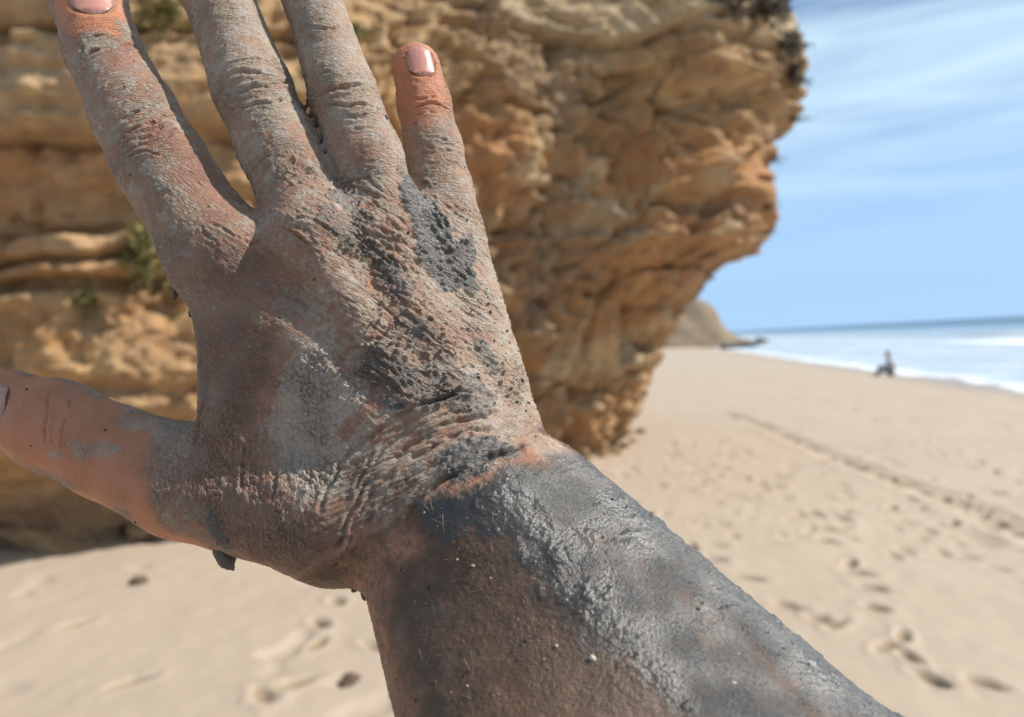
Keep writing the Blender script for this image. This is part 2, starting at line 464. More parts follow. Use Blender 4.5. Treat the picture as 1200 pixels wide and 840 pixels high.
# ledge line under the pale cap, hollow beside the overhang
def px_z(x, y): return at_y(x, y, NOSE_Y).z
zl = 4.84 + 0.06 * pnoise(np.stack([s_ * .7, 0 * s_, 0 * s_], -1)) 
capw = (1 - wlr) * sstep(-4.6, -3.4, fn_)
disp += capw * (-0.20 * np.exp(-((z_ - zl) / 0.05) ** 2) + 0.16 * sstep(0, .12, z_ - zl))
zh = px_z(800, 272)
disp -= 0.6 * np.exp(-((fn_ + 0.9) / 0.55) ** 2 - ((z_ - zh) / 0.16) ** 2) + 0.22 * np.exp(-((fn_ + 1.3) / 0.9) ** 2 - ((z_ - zh + .25) / 0.08) ** 2)
disp -= 0.25 * np.exp(-((fn_ + .62 + .5 * (z_ - px_z(865, 190))) / 0.07) ** 2 - ((z_ - px_z(865, 190)) / 0.22) ** 2)
disp *= np.clip(1 - 0.45 * np.exp(-(fn_ / .5) ** 2), 0, 1)
jag = fbm(q3 * np.array([3.2, 3.2, 4.5]) + 3, 3); disp += (1 - wlr) * (0.16 * jag + 0.08 * fbm(q3 * 9 + 31, 2))
knob = sstep(.12, .45, fbm(q3 * np.array([2.4, 2.4, 2.0]) + 111, 3)); disp += low * 0.16 * knob
hole = sstep(.3, .55, fbm(q3 * 2.9 + 141, 2)); disp -= (1 - wlr) * 0.22 * hole
f1_, f2_ = worley(q3 * np.array([1.25, 1.25, .8]) + .35 * fbm(q3 * 2, 2)[:, None])
disp -= 0.22 * (1 - sstep(0, .10, f2_ - f1_)) * (.15 + .75 * (1 - wlr))
stp = 0.16; fr_ = disp / stp - np.floor(disp / stp)
tw_ = .45 * (1 - wlr)
disp = (1 - tw_) * disp + tw_ * stp * (np.floor(disp / stp) + sstep(.36, .64, fr_))
tot = prof.ravel() + disp
lay = {}
cx_ = q3[:, 0] + nr.reshape(-1, 2)[:, 0] * tot; cy_ = q3[:, 1] + nr.reshape(-1, 2)[:, 1] * tot
cz_ = z_ + 0.10 * fbm(q3 * 1.1 + 40, 2) * sstep(0.2, 1, z_)
# the top: rows beyond the brow lean back
cn = fbm(q3 * 0.8 + 12, 3)
cream = np.clip(capw * sstep(-.03, .06, z_ - zl) * (1 - sstep(.85, 1.15, z_ - zl)) * (0.95 + .5 * cn) + wlr * np.clip(.35 * bed_off[bid] + .5 * fbm(q3 * 1.6, 3), 0, .8) + low * sstep(.1, .5, fbm(q3 * np.array([1.8, 1.8, 1.2]) + 3, 3) + .35 * (fl - .6)) * .85, 0, 1)
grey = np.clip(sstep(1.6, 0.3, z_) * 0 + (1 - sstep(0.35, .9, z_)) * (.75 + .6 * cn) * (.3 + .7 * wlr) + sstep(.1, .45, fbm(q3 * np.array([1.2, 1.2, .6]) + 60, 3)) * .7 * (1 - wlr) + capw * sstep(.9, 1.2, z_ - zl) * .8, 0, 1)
orange = np.clip((1 - wlr) * np.exp(-((z_ - 3.1) / .55) ** 2) * (.75 + .6 * cn) + low * (.55 + .8 * fbm(q3 * .9 + 20, 3)) + wlr * np.clip(.45 + .5 * bed_off[(bid + 7) % 35] + .4 * cn, 0, 1) * .6, 0, 1)
def cpatch(px, py, Y, rx, rz):
    c = at_y(px, py, Y)
    w_ = .5 * cn
    return np.exp(-((cx_ - c.x) / rx + w_) ** 2 - ((cz_ - c.z) / rz + .7 * fbm(q3 * 1.5 + 9, 2)) ** 2) * (1 - wlr * .0)
vert = fbm(q3 * np.array([1.6, 1.6, .35]) + 15, 3)
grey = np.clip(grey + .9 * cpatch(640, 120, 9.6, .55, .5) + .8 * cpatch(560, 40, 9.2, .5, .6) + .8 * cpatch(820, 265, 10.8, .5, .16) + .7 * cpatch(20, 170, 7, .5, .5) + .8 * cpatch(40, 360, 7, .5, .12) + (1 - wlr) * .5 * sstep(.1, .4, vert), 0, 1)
cream = np.clip(cream + .75 * low * knob + .7 * cpatch(700, 420, 10.6, .5, .35) + .6 * cpatch(630, 300, 10.3, .3, .6) + .6 * cpatch(70, 150, 7, .35, .2) + .5 * cpatch(180, 470, 7.4, .3, .12), 0, 1)
orange = np.clip(orange + .9 * cpatch(780, 230, 10.8, .9, .25) + .8 * cpatch(590, 260, 10, .35, .7) + .8 * cpatch(100, 400, 7, .9, .16) + .5 * cpatch(90, 215, 7, .5, .2), 0, 1)
t = NT("sandstone"); co = t.coord()
a1, a2, a3 = t.noise(co, 2.6, 6, 0.68), t.noise(t.coord((1, 1, 1.7)), 2.6, 6, 0.70, 0.5), t.noise(co, 14, 5, 0.7)
base = t.ramp(a2, [(0.28, (0.17, 0.095, 0.050)), (0.45, (0.36, 0.215, 0.100)), (0.58, (0.50, 0.320, 0.150)), (0.74, (0.66, 0.47, 0.26))])
base = t.mix(t.math('MULTIPLY', t.attr("orange"), 0.8), base, t.ramp(a1, [(0.3, (0.35, 0.148, 0.048)), (0.55, (0.49, 0.228, 0.078)), (0.75, (0.58, 0.31, 0.125))]))
base = t.mix(t.attr("cream"), base, t.ramp(a2, [(0.3, (0.44, 0.31, 0.165)), (0.7, (0.66, 0.51, 0.32))]))
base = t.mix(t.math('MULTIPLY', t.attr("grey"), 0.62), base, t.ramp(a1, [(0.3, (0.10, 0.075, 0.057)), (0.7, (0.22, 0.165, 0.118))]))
streak = t.noise(t.coord((1, 1, .22)), 5.0, 4, 0.6)
base = t.mix(t.math('MULTIPLY', t.ramp(a3, [(0.4, 0.0), (0.62, 1.0)]), 0.45), base, t.mix(a1, (0.12, 0.075, 0.05), (0.58, 0.43, 0.26)))
base = t.mix(t.math('MULTIPLY', t.ramp(streak, [(0.48, 0.0), (0.66, 1.0)]), 0.28), base, (0.19, 0.125, 0.09))
t.p(Base_Color=base, Roughness=0.92)
t.b.inputs['Specular IOR Level'].default_value = 0.25
t.bump(t.math('ADD', t.noise(co, 14, 5, 0.65), t.math('MULTIPLY', a3, 0.4)), 0.7, 0.05)
M_ROCK = t.m
nu, nz_ = len(su), len(zz)
cv = np.stack([cx_, cy_, cz_], -1)
# a plateau row closes the top
topc = cv.reshape(nu, nz_, 3)[:, -1].copy()
inner = topc.copy(); inner[:, :2] -= nrm * 9.0; inner[:, 2] += 0.6
inner[:, 0] = np.minimum(inner[:, 0], -3.0)
cvg = np.concatenate([cv.reshape(nu, nz_, 3), inner[:, None]], 1)
def ext(a): return np.concatenate([a.reshape(nu, nz_), a.reshape(nu, nz_)[:, -1:]], 1).ravel()
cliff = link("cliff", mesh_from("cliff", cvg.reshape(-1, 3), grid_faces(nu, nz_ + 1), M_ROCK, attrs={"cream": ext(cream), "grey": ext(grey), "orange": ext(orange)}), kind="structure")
CBVH = BVHTree.FromPolygons([tuple(v) for v in cvg[::2, ::2].reshape(-1, 3).tolist()], grid_faces(*cvg[::2, ::2].shape[:2]).tolist())
# ------------------------------------------------------------------ hand and forearm
# modelled in millimetres in a frame whose origin is the eye (x right, y up, z towards the eye),
# then moved so that the object's own origin is the wrist
def C(px, py, d):
    return np.array([(px - CX) * d / FPX, (CY - py) * d / FPX, -d], dtype=np.float32)

def bone(pts):
    """chain of (px, py, distance mm, radius px) -> list of (a, ra, b, rb) in mm"""
    q = [(C(x, y, d), r * d / FPX) for x, y, d, r in pts]
    return [(q[i][0], q[i][1], q[i + 1][0], q[i + 1][1]) for i in range(len(q) - 1)]

FINGERS = {
    'index': bone([(97, -38, 252, 35), (104, 2, 249, 40), (121, 60, 246, 42.5), (158, 135, 239, 48), (187, 189, 236, 52), (258, 300, 233, 57)]),
    'middle': bone([(236, -98, 256, 33), (255, -5, 248, 39), (296, 105, 240, 45), (326, 172, 237, 46), (372, 275, 230, 50)]),
    'ring': bone([(336, -82, 256, 29), (366, 0, 248, 33), (402, 112, 240, 39.5), (430, 185, 236, 41), (452, 268, 236, 45)]),
    'little': bone([(488, 80, 256, 28.5), (497, 123, 254, 30.5), (508, 175, 251, 33), (517, 225, 248, 36.5), (522, 275, 246, 41)]),
    'thumb': bone([(-22, 469, 256, 35), (12, 478, 252, 43), (64, 498, 246, 53.5), (130, 529, 240, 54.5), (215, 562, 234, 66), (395, 603, 224, 77)]),
}
FK = {'index': 7, 'middle': 5, 'ring': 5, 'little': 6, 'thumb': 6}
PALM = (bone([(258, 300, 233, 57), (455, 545, 224, 62)]) + bone([(372, 275, 230, 50), (510, 535, 223, 60)])
        + bone([(452, 268, 236, 45), (553, 520, 227, 58)]) + bone([(522, 275, 246, 41), (582, 500, 235, 50)])
        + bone([(300, 395, 234, 62), (310, 510, 232, 72)]) + bone([(395, 603, 224, 77), (500, 590, 222, 72)]))
ARM = (bone([(637, 583, 219, 64), (1059, 1036, 172, 140), (1150, 1330, 150, 210)])
       + bone([(494, 658, 219, 70), (678, 1005, 172, 165), (1150, 1330, 150, 210)])
       + bone([(553, 520, 227, 58), (570, 615, 215, 82), (870, 1020, 168, 165)]))
KNUCK = [(C(282, 306, 228), 12.5), (C(368, 280, 224), 11.8), (C(452, 280, 230.5), 10.5), (C(524, 285, 241.5), 9.5)]
TENDON = [(C(302, 335, 221), C(450, 500, 213.5)), (C(385, 320, 218), C(500, 490, 212.5)), (C(465, 315, 224.5), C(543, 480, 217.5))]

def smin(a, b, k):
    h = np.maximum(k - np.abs(a - b), 0) / k
    return np.minimum(a, b) - h * h * (k * 0.25)

def cone_d(p, prim):
    a, ra, b, rb = prim
    ab = b - a
    t = np.clip(((p - a) @ ab) / float(ab @ ab), 0, 1).astype(np.float32)
    d = p - (a + t[:, None] * ab)
    return np.sqrt(np.einsum('ij,ij->i', d, d)) - (ra + t * (rb - ra))

def chain_d(p, prims, k=3.0):
    d = cone_d(p, prims[0])
    for pr in prims[1:]: d = smin(d, cone_d(p, pr), k)
    return d

def palm_d(p):
    d = cone_d(p, PALM[0])
    for pr in PALM[1:]: d = smin(d, cone_d(p, pr), 9.0)
    for c, r in KNUCK:
        d = smin(d, np.linalg.norm(p - c, axis=1) - r, 5.0)
    for a, b in TENDON:
        d = smin(d, cone_d(p, (a, 4.2, b, 3.4)), 5.0)
    arm = cone_d(p, ARM[0])
    for pr in ARM[1:]: arm = smin(arm, cone_d(p, pr), 14.0)
    return smin(d, arm, 7.0)

def hand_d(p):
    return chunked(_hand_d, p)

def _hand_d(p):
    pd = palm_d(p)
    out = None
    for k, prims in FINGERS.items():
        d = smin(pd, chain_d(p, prims), FK[k])
        out = d if out is None else smin(out, d, 1.0)
    return out

def surface_nets(fn, lo, hi, h):
    lo = np.array(lo, np.float32)
    n = np.ceil((np.array(hi) - lo) / h).astype(int) + 1
    ax = [lo[k] + h * np.arange(n[k], dtype=np.float32) for k in range(3)]
    # coarse pass: only blocks near the surface are evaluated finely
    V = np.full(n, 50.0, np.float32)
    st = 6
    cidx = np.stack(np.meshgrid(*[np.arange(0, n[k], st) for k in range(3)], indexing='ij'), -1).reshape(-1, 3)
    cp = np.stack([ax[k][np.minimum(cidx[:, k] + st // 2, n[k] - 1)] for k in range(3)], -1)
    cd = fn(cp)
    near = np.abs(cd) < st * h * 1.35
    V_sign_in = cidx[(cd < 0) & ~near]
    for i in V_sign_in: V[i[0]:i[0] + st, i[1]:i[1] + st, i[2]:i[2] + st] = -50.0
    off = np.stack(np.meshgrid(*[np.arange(st)] * 3, indexing='ij'), -1).reshape(-1, 3)
    fi = (cidx[near][:, None, :] + off[None]).reshape(-1, 3)
    fi = fi[(fi < n).all(1)]
    fp = np.stack([ax[k][fi[:, k]] for k in range(3)], -1)
    V[fi[:, 0], fi[:, 1], fi[:, 2]] = fn(fp)
    S = V < 0
    cnt = sum(S[a:n[0] - 1 + a, b:n[1] - 1 + b, c:n[2] - 1 + c].astype(np.int8) for a in (0, 1) for b in (0, 1) for c in (0, 1))
    act = np.argwhere((cnt > 0) & (cnt < 8))
    vid = np.full(np.array(n) - 1, -1, np.int64)
    vid[act[:, 0], act[:, 1], act[:, 2]] = np.arange(len(act))
    acc = np.zeros((len(act), 3), np.float32); num = np.zeros(len(act), np.float32)
    cor = [(0, 0, 0), (1, 0, 0), (0, 1, 0), (1, 1, 0), (0, 0, 1), (1, 0, 1), (0, 1, 1), (1, 1, 1)]
    for e0 in range(8):
        for e1 in range(e0 + 1, 8):
            a, b = np.array(cor[e0]), np.array(cor[e1])
            if np.abs(a - b).sum() != 1: continue
            ia, ib = act + a, act + b
            va, vb = V[ia[:, 0], ia[:, 1], ia[:, 2]], V[ib[:, 0], ib[:, 1], ib[:, 2]]
            m = (va < 0) != (vb < 0)
            t = np.where(m, va / np.where(m, va - vb, 1), 0)
            acc[m] += (a + t[:, None] * (b - a))[m]; num[m] += 1
    verts = lo + h * (act + acc / num[:, None])
    quads = []
    for axn in range(3):
        o1, o2 = [k for k in range(3) if k != axn]
        s0 = [slice(None)] * 3; s1 = [slice(None)] * 3
        s0[axn] = slice(0, n[axn] - 1); s1[axn] = slice(1, n[axn])
        ch = np.argwhere(S[tuple(s0)] != S[tuple(s1)])
        ch = ch[(ch[:, o1] > 0) & (ch[:, o2] > 0) & (ch[:, o1] < n[o1] - 1) & (ch[:, o2] < n[o2] - 1)]
        ins = S[ch[:, 0], ch[:, 1], ch[:, 2]]
        q = []
        for d1, d2 in ((-1, -1), (0, -1), (0, 0), (-1, 0)):
            c = ch.copy(); c[:, o1] += d1; c[:, o2] += d2
            q.append(vid[c[:, 0], c[:, 1], c[:, 2]])
        q = np.stack(q, -1)
        flip = ins if axn != 1 else ~ins
        q[~flip] = q[~flip][:, ::-1]
        quads.append(q)
    return verts, np.concatenate(quads)

def newton(p, fn, it=3):
    e = 0.05
    for _ in range(it):
        d = fn(p)
        g = np.stack([(fn(p + np.eye(3, dtype=np.float32)[k] * e) - d) / e for k in range(3)], -1)
        g /= np.maximum(np.linalg.norm(g, axis=1), 1e-4)[:, None]
        p = p - 0.9 * d[:, None] * g
    return p.astype(np.float32)

allp = [pr for c in FINGERS.values() for pr in c] + PALM + ARM
lo = np.min([np.minimum(a - ra, b - rb) for a, ra, b, rb in allp], 0) - 4
hi = np.max([np.maximum(a + ra, b + rb) for a, ra, b, rb in allp], 0) + 4
HV, HF = surface_nets(hand_d, lo, hi, 1.7)
HV = newton(HV, hand_d)
HBVH = BVHTree.FromPolygons([tuple(v) for v in HV.tolist()], HF.tolist())

def S(px, py):
    """where the line of sight through that place of the frame first meets the skin (mm)"""
    d = Vector(((px - CX) / FPX, (CY - py) / FPX, -1.0)).normalized()
    hit = HBVH.ray_cast(Vector((0, 0, 0)), d)
    if hit[0] is None:
        near = HBVH.find_nearest(d * 235.0)
        return np.array(near[0], np.float32), np.array(near[1], np.float32)
    n = hit[1]
    if n.dot(d) > 0: n = -n
    return np.array(hit[0], np.float32), np.array(n, np.float32)

# two rounds of Catmull-Clark bring the skin to about 0.4 mm per face
tmp = mesh_from("tmp", HV, HF)
tob = bpy.data.objects.new("tmp", tmp); COL.objects.link(tob)
md = tob.modifiers.new("sub", 'SUBSURF'); md.levels = 2; md.render_levels = 2
dg = bpy.context.evaluated_depsgraph_get()
ev = tob.evaluated_get(dg).to_mesh()
nv = len(ev.vertices)
P = np.empty(nv * 3, np.float32); ev.vertices.foreach_get("co", P); P = P.reshape(-1, 3)
N = np.empty(nv * 3, np.float32); ev.vertices.foreach_get("normal", N); N = N.reshape(-1, 3)
F = np.empty(len(ev.loops), np.int32); ev.loops.foreach_get("vertex_index", F); F = F.reshape(-1, 4)
tob.evaluated_get(dg).to_mesh_clear()
bpy.data.objects.remove(tob, do_unlink=True); bpy.data.meshes.remove(tmp)
if np.einsum('ij,ij->i', N, P - P.mean(0)).mean() < 0:
    F = F[:, ::-1].copy(); N = -N

# relief is worked out where the arm can be seen; the palm side stays plain
P_ALL, N_ALL = P, N
SUB = np.nonzero((N[:, 2] > -0.7) & (P[:, 2] < -158))[0]
P, N = P[SUB].copy(), N[SUB].copy()
nv_all, nv = nv, len(P)
W1 = np.stack([pnoise(P * 0.16 + k * 41.0) for k in range(3)], -1)
W2 = np.stack([pnoise(P * 0.55 + 7 + k * 23.0) for k in range(3)], -1)
PW = P + 2.6 * W1 + 1.1 * W2            # warped place, for ragged patch outlines
PL = P + 1.2 * W1 + 0.35 * W2           # slightly warped, for creases

def seg_dist(Q, pts):
    return chunked(lambda q: _seg_dist(q, pts), Q)

def _seg_dist(Q, pts):
    best = np.full(len(Q), 1e9, np.float32)
    pts = [np.asarray(p, np.float32) for p in pts]
    if len(pts) == 1: return np.linalg.norm(Q - pts[0], axis=1)
    for a, b in zip(pts[:-1], pts[1:]):
        ab = b - a
        t = np.clip((Q - a) @ ab / max(float(ab @ ab), 1e-6), 0, 1)
        dd = Q - (a + t[:, None] * ab)
        best = np.minimum(best, np.einsum('ij,ij->i', dd, dd))
    return np.sqrt(best)

def patch(pts, r, soft=1.2, warp=True):
    """soft-edged ragged patch along a line on the skin, radius in frame px of about 0.245 mm"""
    d = seg_dist(PW if warp else P, [S(*q)[0] for q in pts])
    r = r * 0.245
    return 1 - sstep(r - soft, r + soft, d)

def crease(D, pts, w=0.45, depth=0.5, lip=0.35):
    cp = [S(*q)[0] for q in pts]
    lo_, hi_ = np.min(cp, 0) - 4, np.max(cp, 0) + 4
    m = ((PL > lo_) & (PL < hi_)).all(1)
    d = seg_dist(PL[m], cp)
    e0 = np.linalg.norm(PL[m] - cp[0], axis=1); e1 = np.linalg.norm(PL[m] - cp[-1], axis=1)
    taper = np.clip(np.minimum(e0, e1) / 2.5, 0.25, 1)
    D[m] += taper * (-depth * np.exp(-(d / w) ** 2) + depth * lip * np.exp(-((d - 2.4 * w) / (1.3 * w)) ** 2))

# which limb a place of the skin belongs to
gd = {k: chain_d(P, v[:-1] if k != 'thumb' else v[:-1]) for k, v in FINGERS.items()}
gw = {k: 1 - sstep(0.6, 7.0, d) for k, d in gd.items()}
wr_o = S(530, 562)[0]
wr_ax = np.array([0.52, -0.85, 0.05], np.float32)
FORE = sstep(-1.5, 2.5, (PL - wr_o) @ wr_ax)
FORE = FORE * (1 - gw['thumb'])
HANDW = 1 - FORE
fing = np.clip(sum(gw.values()), 0, 1)
BACK = np.clip(HANDW - fing, 0, 1)
FRONT = sstep(-0.25, 0.2, N[:, 2])

D = np.zeros(nv, np.float32)
OPEN_SHADE = np.zeros(nv, np.float32)          # mud opened by flexing skin; also paints relief shade into the furrows

FLOW = P * 0.8
def set_flow(mask, axis, fa, fl):
    axis = np.asarray(axis, np.float32); axis = axis / np.linalg.norm(axis)
    t = P @ axis
    q = (P + 0.6 * W1) * fl + (t * (fa - fl))[:, None] * axis
    FLOW[mask] = q[mask]

def lines(axis, fa, fl, seed, power=5):
    """thin wavy furrows running across `axis`"""
    axis = np.asarray(axis, np.float32); axis = axis / np.linalg.norm(axis)
    t = P @ axis
    q = (P + 0.9 * W1) * fl + (t * (fa - fl))[:, None] * axis + seed
    return (1 - np.abs(pnoise(q))) ** power

# --- furrows of the skin
VARY = 0.30 + 1.25 * sstep(-0.35, 0.40, fbm(P * 0.07 + 200, 3))
for k, pr in FINGERS.items():
    ax = pr[1][0] - pr[-1][2] if k != 'thumb' else pr[1][0] - pr[3][2]
    set_flow(gd[k] < 3.2, ax, 1.15, 0.28)
    L = lines(ax, 0.62, 0.13, 3.1 * len(k), 6)
    L2 = lines(ax, 1.05, 0.30, 9.1 * len(k), 4)
    amp = 0.75 if k != 'thumb' else 0.42
    D -= gw[k] * amp * VARY * (0.28 * L + 0.18 * L2)
    OPEN_SHADE = np.maximum(OPEN_SHADE, gw[k] * 0.7 * np.maximum(L, L2 * .8) ** 1.5)
ax_back = (0.50, 0.86, 0.0)
_mind = np.minimum.reduce(list(gd.values()))
set_flow((_mind >= 3.2) & (FORE < .5), ax_back, 1.1, 0.26)
L = lines(ax_back, 0.52, 0.10, 5.0, 5)
L2 = lines((0.62, 0.78, 0), 0.95, 0.22, 15.0, 4)
rightw = sstep(-75, -30, P[:, 0] - 0.0)                     # furrows run strongest over the outer metacarpals
wristw = patch([(600, 495), (520, 515), (450, 560), (410, 620)], 52, 5, False)
D -= BACK * (1 - .75 * wristw) * (0.2 + 0.8 * rightw) * VARY * (0.66 * L + 0.34 * L2)
OPEN_SHADE = np.maximum(OPEN_SHADE, BACK * np.maximum(L, L2 * .8) ** 1.5 * .8)
L3 = lines((-0.40, 0.92, 0), 1.0, 0.05, 25.0, 4)
wristw = patch([(600, 495), (520, 515), (450, 560), (410, 620)], 52, 5, False)
D -= wristw * HANDW * 0.40 * L3
set_flow((wristw > .5) & (FORE < .5), (-0.40, 0.92, 0), 1.25, 0.16)
LA = lines((0.75, -0.65, 0.1), 0.30, 0.55, 44.0, 4)
D -= FORE * 0.10 * LA

# --- drawn creases
for pts, w, dep in [
    ([(95, 74), (108, 61), (128, 57), (150, 52), (163, 58)], .5, .75), ([(92, 62), (105, 46), (122, 42), (148, 44)], .4, .4), ([(88, 42), (95, 62), (93, 78)], .45, .6),
    ([(146, 140), (163, 129), (180, 121)], .45, .7), ([(146, 161), (160, 152), (181, 143), (200, 134)], .5, .85), ([(158, 168), (180, 156), (204, 141)], .4, .5),
    ([(184, 171), (199, 158), (212, 150)], .4, .6), ([(150, 185), (172, 178), (190, 182)], .35, .35),
    ([(262, 93), (281, 87), (304, 89), (326, 84)], .5, .7), ([(266, 113), (290, 106), (318, 101), (343, 99)], .5, .8), ([(268, 129), (295, 123), (322, 119), (350, 117)], .45, .6),
    ([(270, 77), (290, 70), (312, 72)], .4, .45), ([(272, 143), (300, 138), (330, 139)], .35, .35),
    ([(374, 114), (393, 103), (414, 101), (440, 102)], .5, .75), ([(380, 126), (408, 124), (437, 128)], .5, .85), ([(398, 138), (425, 139), (448, 129)], .45, .7),
    ([(362, 33), (384, 34), (404, 31)], .4, .5), ([(368, 90), (390, 84), (420, 86)], .35, .4), ([(390, 152), (415, 150), (440, 152)], .35, .35),
    ([(481, 128), (499, 121), (517, 123), (528, 131)], .45, .7), ([(478, 118), (500, 114), (526, 117)], .35, .35), ([(484, 137), (503, 132), (522, 136)], .35, .4),
    ([(500, 160), (520, 163), (540, 171)], .4, .55), ([(503, 172), (524, 177), (543, 184)], .4, .6), ([(508, 187), (530, 192), (546, 200)], .4, .5), ([(486, 180), (502, 176)], .3, .3),
    ([(60, 455), (55, 480), (53, 505), (52, 532)], .4, .5), ([(82, 462), (77, 485), (73, 512), (71, 534)], .4, .5), ([(66, 478), (62, 500), (60, 520)], .35, .3), ([(113, 482), (112, 500)], .35, .25),
    ([(606, 524), (577, 537), (530, 557), (497, 577), (483, 593), (478, 606)], .75, 1.5),
    ([(622, 487), (567, 487), (517, 502), (467, 532), (427, 570), (402, 620), (392, 650)], .6, .9),
    ([(600, 466), (533, 460), (487, 472), (447, 500), (410, 528), (383, 567), (374, 600)], .6, .9),
    ([(615, 497), (560, 502), (505, 522), (462, 552), (425, 592), (404, 640)], .5, .7),
    ([(608, 508), (560, 514), (512, 534), (475, 560), (440, 600), (415, 645)], .45, .55),
    ([(620, 476), (570, 477), (515, 488), (468, 514), (432, 545)], .45, .55),
    ([(455, 478), (500, 466), (535, 461)], .6, 1.0), ([(447, 500), (430, 540), (398, 640), (393, 668)], .5, .6),
    ([(330, 525), (322, 560), (315, 600)], .5, .5), ([(290, 520), (284, 560), (282, 590)], .5, .5), ([(226, 478), (232, 500), (228, 520)], .7, 1.2),
    ([(248, 262), (270, 278), (292, 290), (310, 280)], .4, .55), ([(250, 300), (275, 285), (300, 270)], .35, .4), ([(230, 258), (250, 282), (262, 306)], .3, .3),
    ([(298, 245), (320, 252), (350, 255), (390, 268)], .4, .6), ([(322, 268), (345, 274), (368, 290), (378, 310)], .4, .6), ([(330, 262), (355, 270), (380, 290)], .35, .45),
]:
    at_wrist = 380 < pts[len(pts) // 2][0] < 560 and pts[len(pts) // 2][1] > 455
    crease(D, pts, w * (.95 if at_wrist else 1), dep * (1.25 if at_wrist else 1.5))

# --- what lies on the skin
n1 = fbm(P * 0.20 + 3, 4); n2 = fbm(P * 0.55 + 11, 3); n3 = fbm(P * 1.3 + 5, 2)
clean = np.maximum.reduce([
    patch([(-20, 470), (70, 500), (120, 520)], 62, 3), patch([(488, 60), (491, 100)], 44, 7),
    patch([(100, -30), (104, 5)], 44, 2), patch([(100, 590), (190, 628), (235, 640)], 22, 3), patch([(60, 560), (110, 585)], 25, 3)])
red = np.maximum.reduce([
    patch([(222, 190), (252, 228), (262, 245)], 22, 4), patch([(262, 312), (295, 305), (308, 328)], 24, 4),
    patch([(275, 395), (302, 420), (296, 470), (278, 440)], 25, 4), patch([(458, 452), (430, 480), (405, 512)], 10, 1.2),
    patch([(185, 150), (205, 165)], 16, 2), patch([(150, 55), (140, 75)], 14, 2), patch([(385, 245), (395, 255)], 10, 2), patch([(455, 330), (470, 345)], 9, 1.5),
    patch([(530, 395), (575, 395)], 10, 2) * .6, patch([(400, 165), (420, 175)], 15, 3) * .6, patch([(355, 145), (360, 165)], 12, 3) * .5])
bare_arm = np.maximum.reduce([
    patch([(458, 634), (478, 640)], 15, 2.5), patch([(640, 520), (690, 556)], 26, 3), patch([(530, 575), (585, 548), (640, 525)], 10, 1.5),
    patch([(425, 690), (445, 740), (470, 830)], 26, 6) * .8, patch([(420, 655), (445, 680)], 30, 4) * .7])
bare_arm = bare_arm * np.clip(.72 + .8 * n2 + .5 * n3, 0, 1)
pale = np.maximum.reduce([
    patch([(365, 440), (345, 490), (360, 530)], 40, 3.5), patch([(410, 470), (385, 520), (370, 560)], 34, 4),
    patch([(330, 60), (400, 30)], 2, 1) * 0])
dry = np.clip(0.62 + 0.8 * n1 + 0.75 * n2, 0, 1)
fmask = np.clip(gw['middle'] + gw['ring'] + gw['index'] * .6 + gw['little'] * .85, 0, 1)
right_side = patch([(545, 300), (580, 400), (600, 480)], 75, 8)
dry = np.maximum(dry, fmask * np.clip(0.80 + 0.7 * n1 + 0.7 * n2, 0, 1))
dry = np.maximum(dry, right_side * np.clip(0.82 + 0.6 * n2 + 0.3 * n1, 0, 1))
dry = np.maximum(dry, pale * np.clip(0.95 + 0.3 * n3, 0, 1))
dry *= (1 - clean) * (1 - red * np.clip(0.62 + 0.9 * n2 + 0.5 * n3, 0, 1))
brown_shade = patch([(255, 340), (275, 420), (250, 500), (280, 610), (350, 650)], 62, 9) * (1 - pale)
dry *= 1 - 0.42 * brown_shade
thumb_sm = np.maximum.reduce([patch([(90, 527), (130, 528)], 11, 1.2), patch([(150, 490), (200, 500), (215, 520)], 17, 2), patch([(55, 532), (70, 534)], 7, 1.),
                              patch([(78, 456), (82, 462)], 6, 1.), patch([(140, 478), (165, 484)], 7, 1.)]) * np.clip(0.8 + 0.8 * n3, 0, 1)
dry = np.maximum(dry, thumb_sm * 0.9)
strip = patch([(640, 612), (700, 628), (780, 692), (860, 765), (930, 840)], 17, 3.5)
dry_arm = np.clip(0.25 + 0.5 * n2, 0, 1) * 0.35 + 0.45 * patch([(640, 520), (690, 556)], 26, 3)
dry = dry * HANDW + dry_arm * FORE
dry = np.maximum(dry, HANDW * (1 - .55 * clean) * np.clip(.36 + .25 * n2, 0, 1))
film = FORE * np.clip(0.86 + 0.40 * n1 + .15 * n2, 0, 1) * (1 - 0.75 * bare_arm)     # thin dark smear of wet silt
film = np.maximum(film, HANDW * np.clip(0.60 + 0.5 * n1 + 0.25 * n2, 0, .85) * (1 - clean) * (1 - .55 * red))
film = np.maximum(film, HANDW * brown_shade * np.clip(.7 + .4 * n2, 0, 1) * (1 - clean))  # thumb side: browner mud, with its shade deepened in the colour
film = np.maximum(film, HANDW * patch([(430, 560), (470, 600), (520, 560)], 42, 4) * .75)
film = np.maximum(film, HANDW * patch([(445, 450), (420, 400), (400, 330)], 26, 4) * .6)
film = np.maximum(film, HANDW * patch([(230, 560), (280, 600), (340, 640)], 46, 6) * .35)
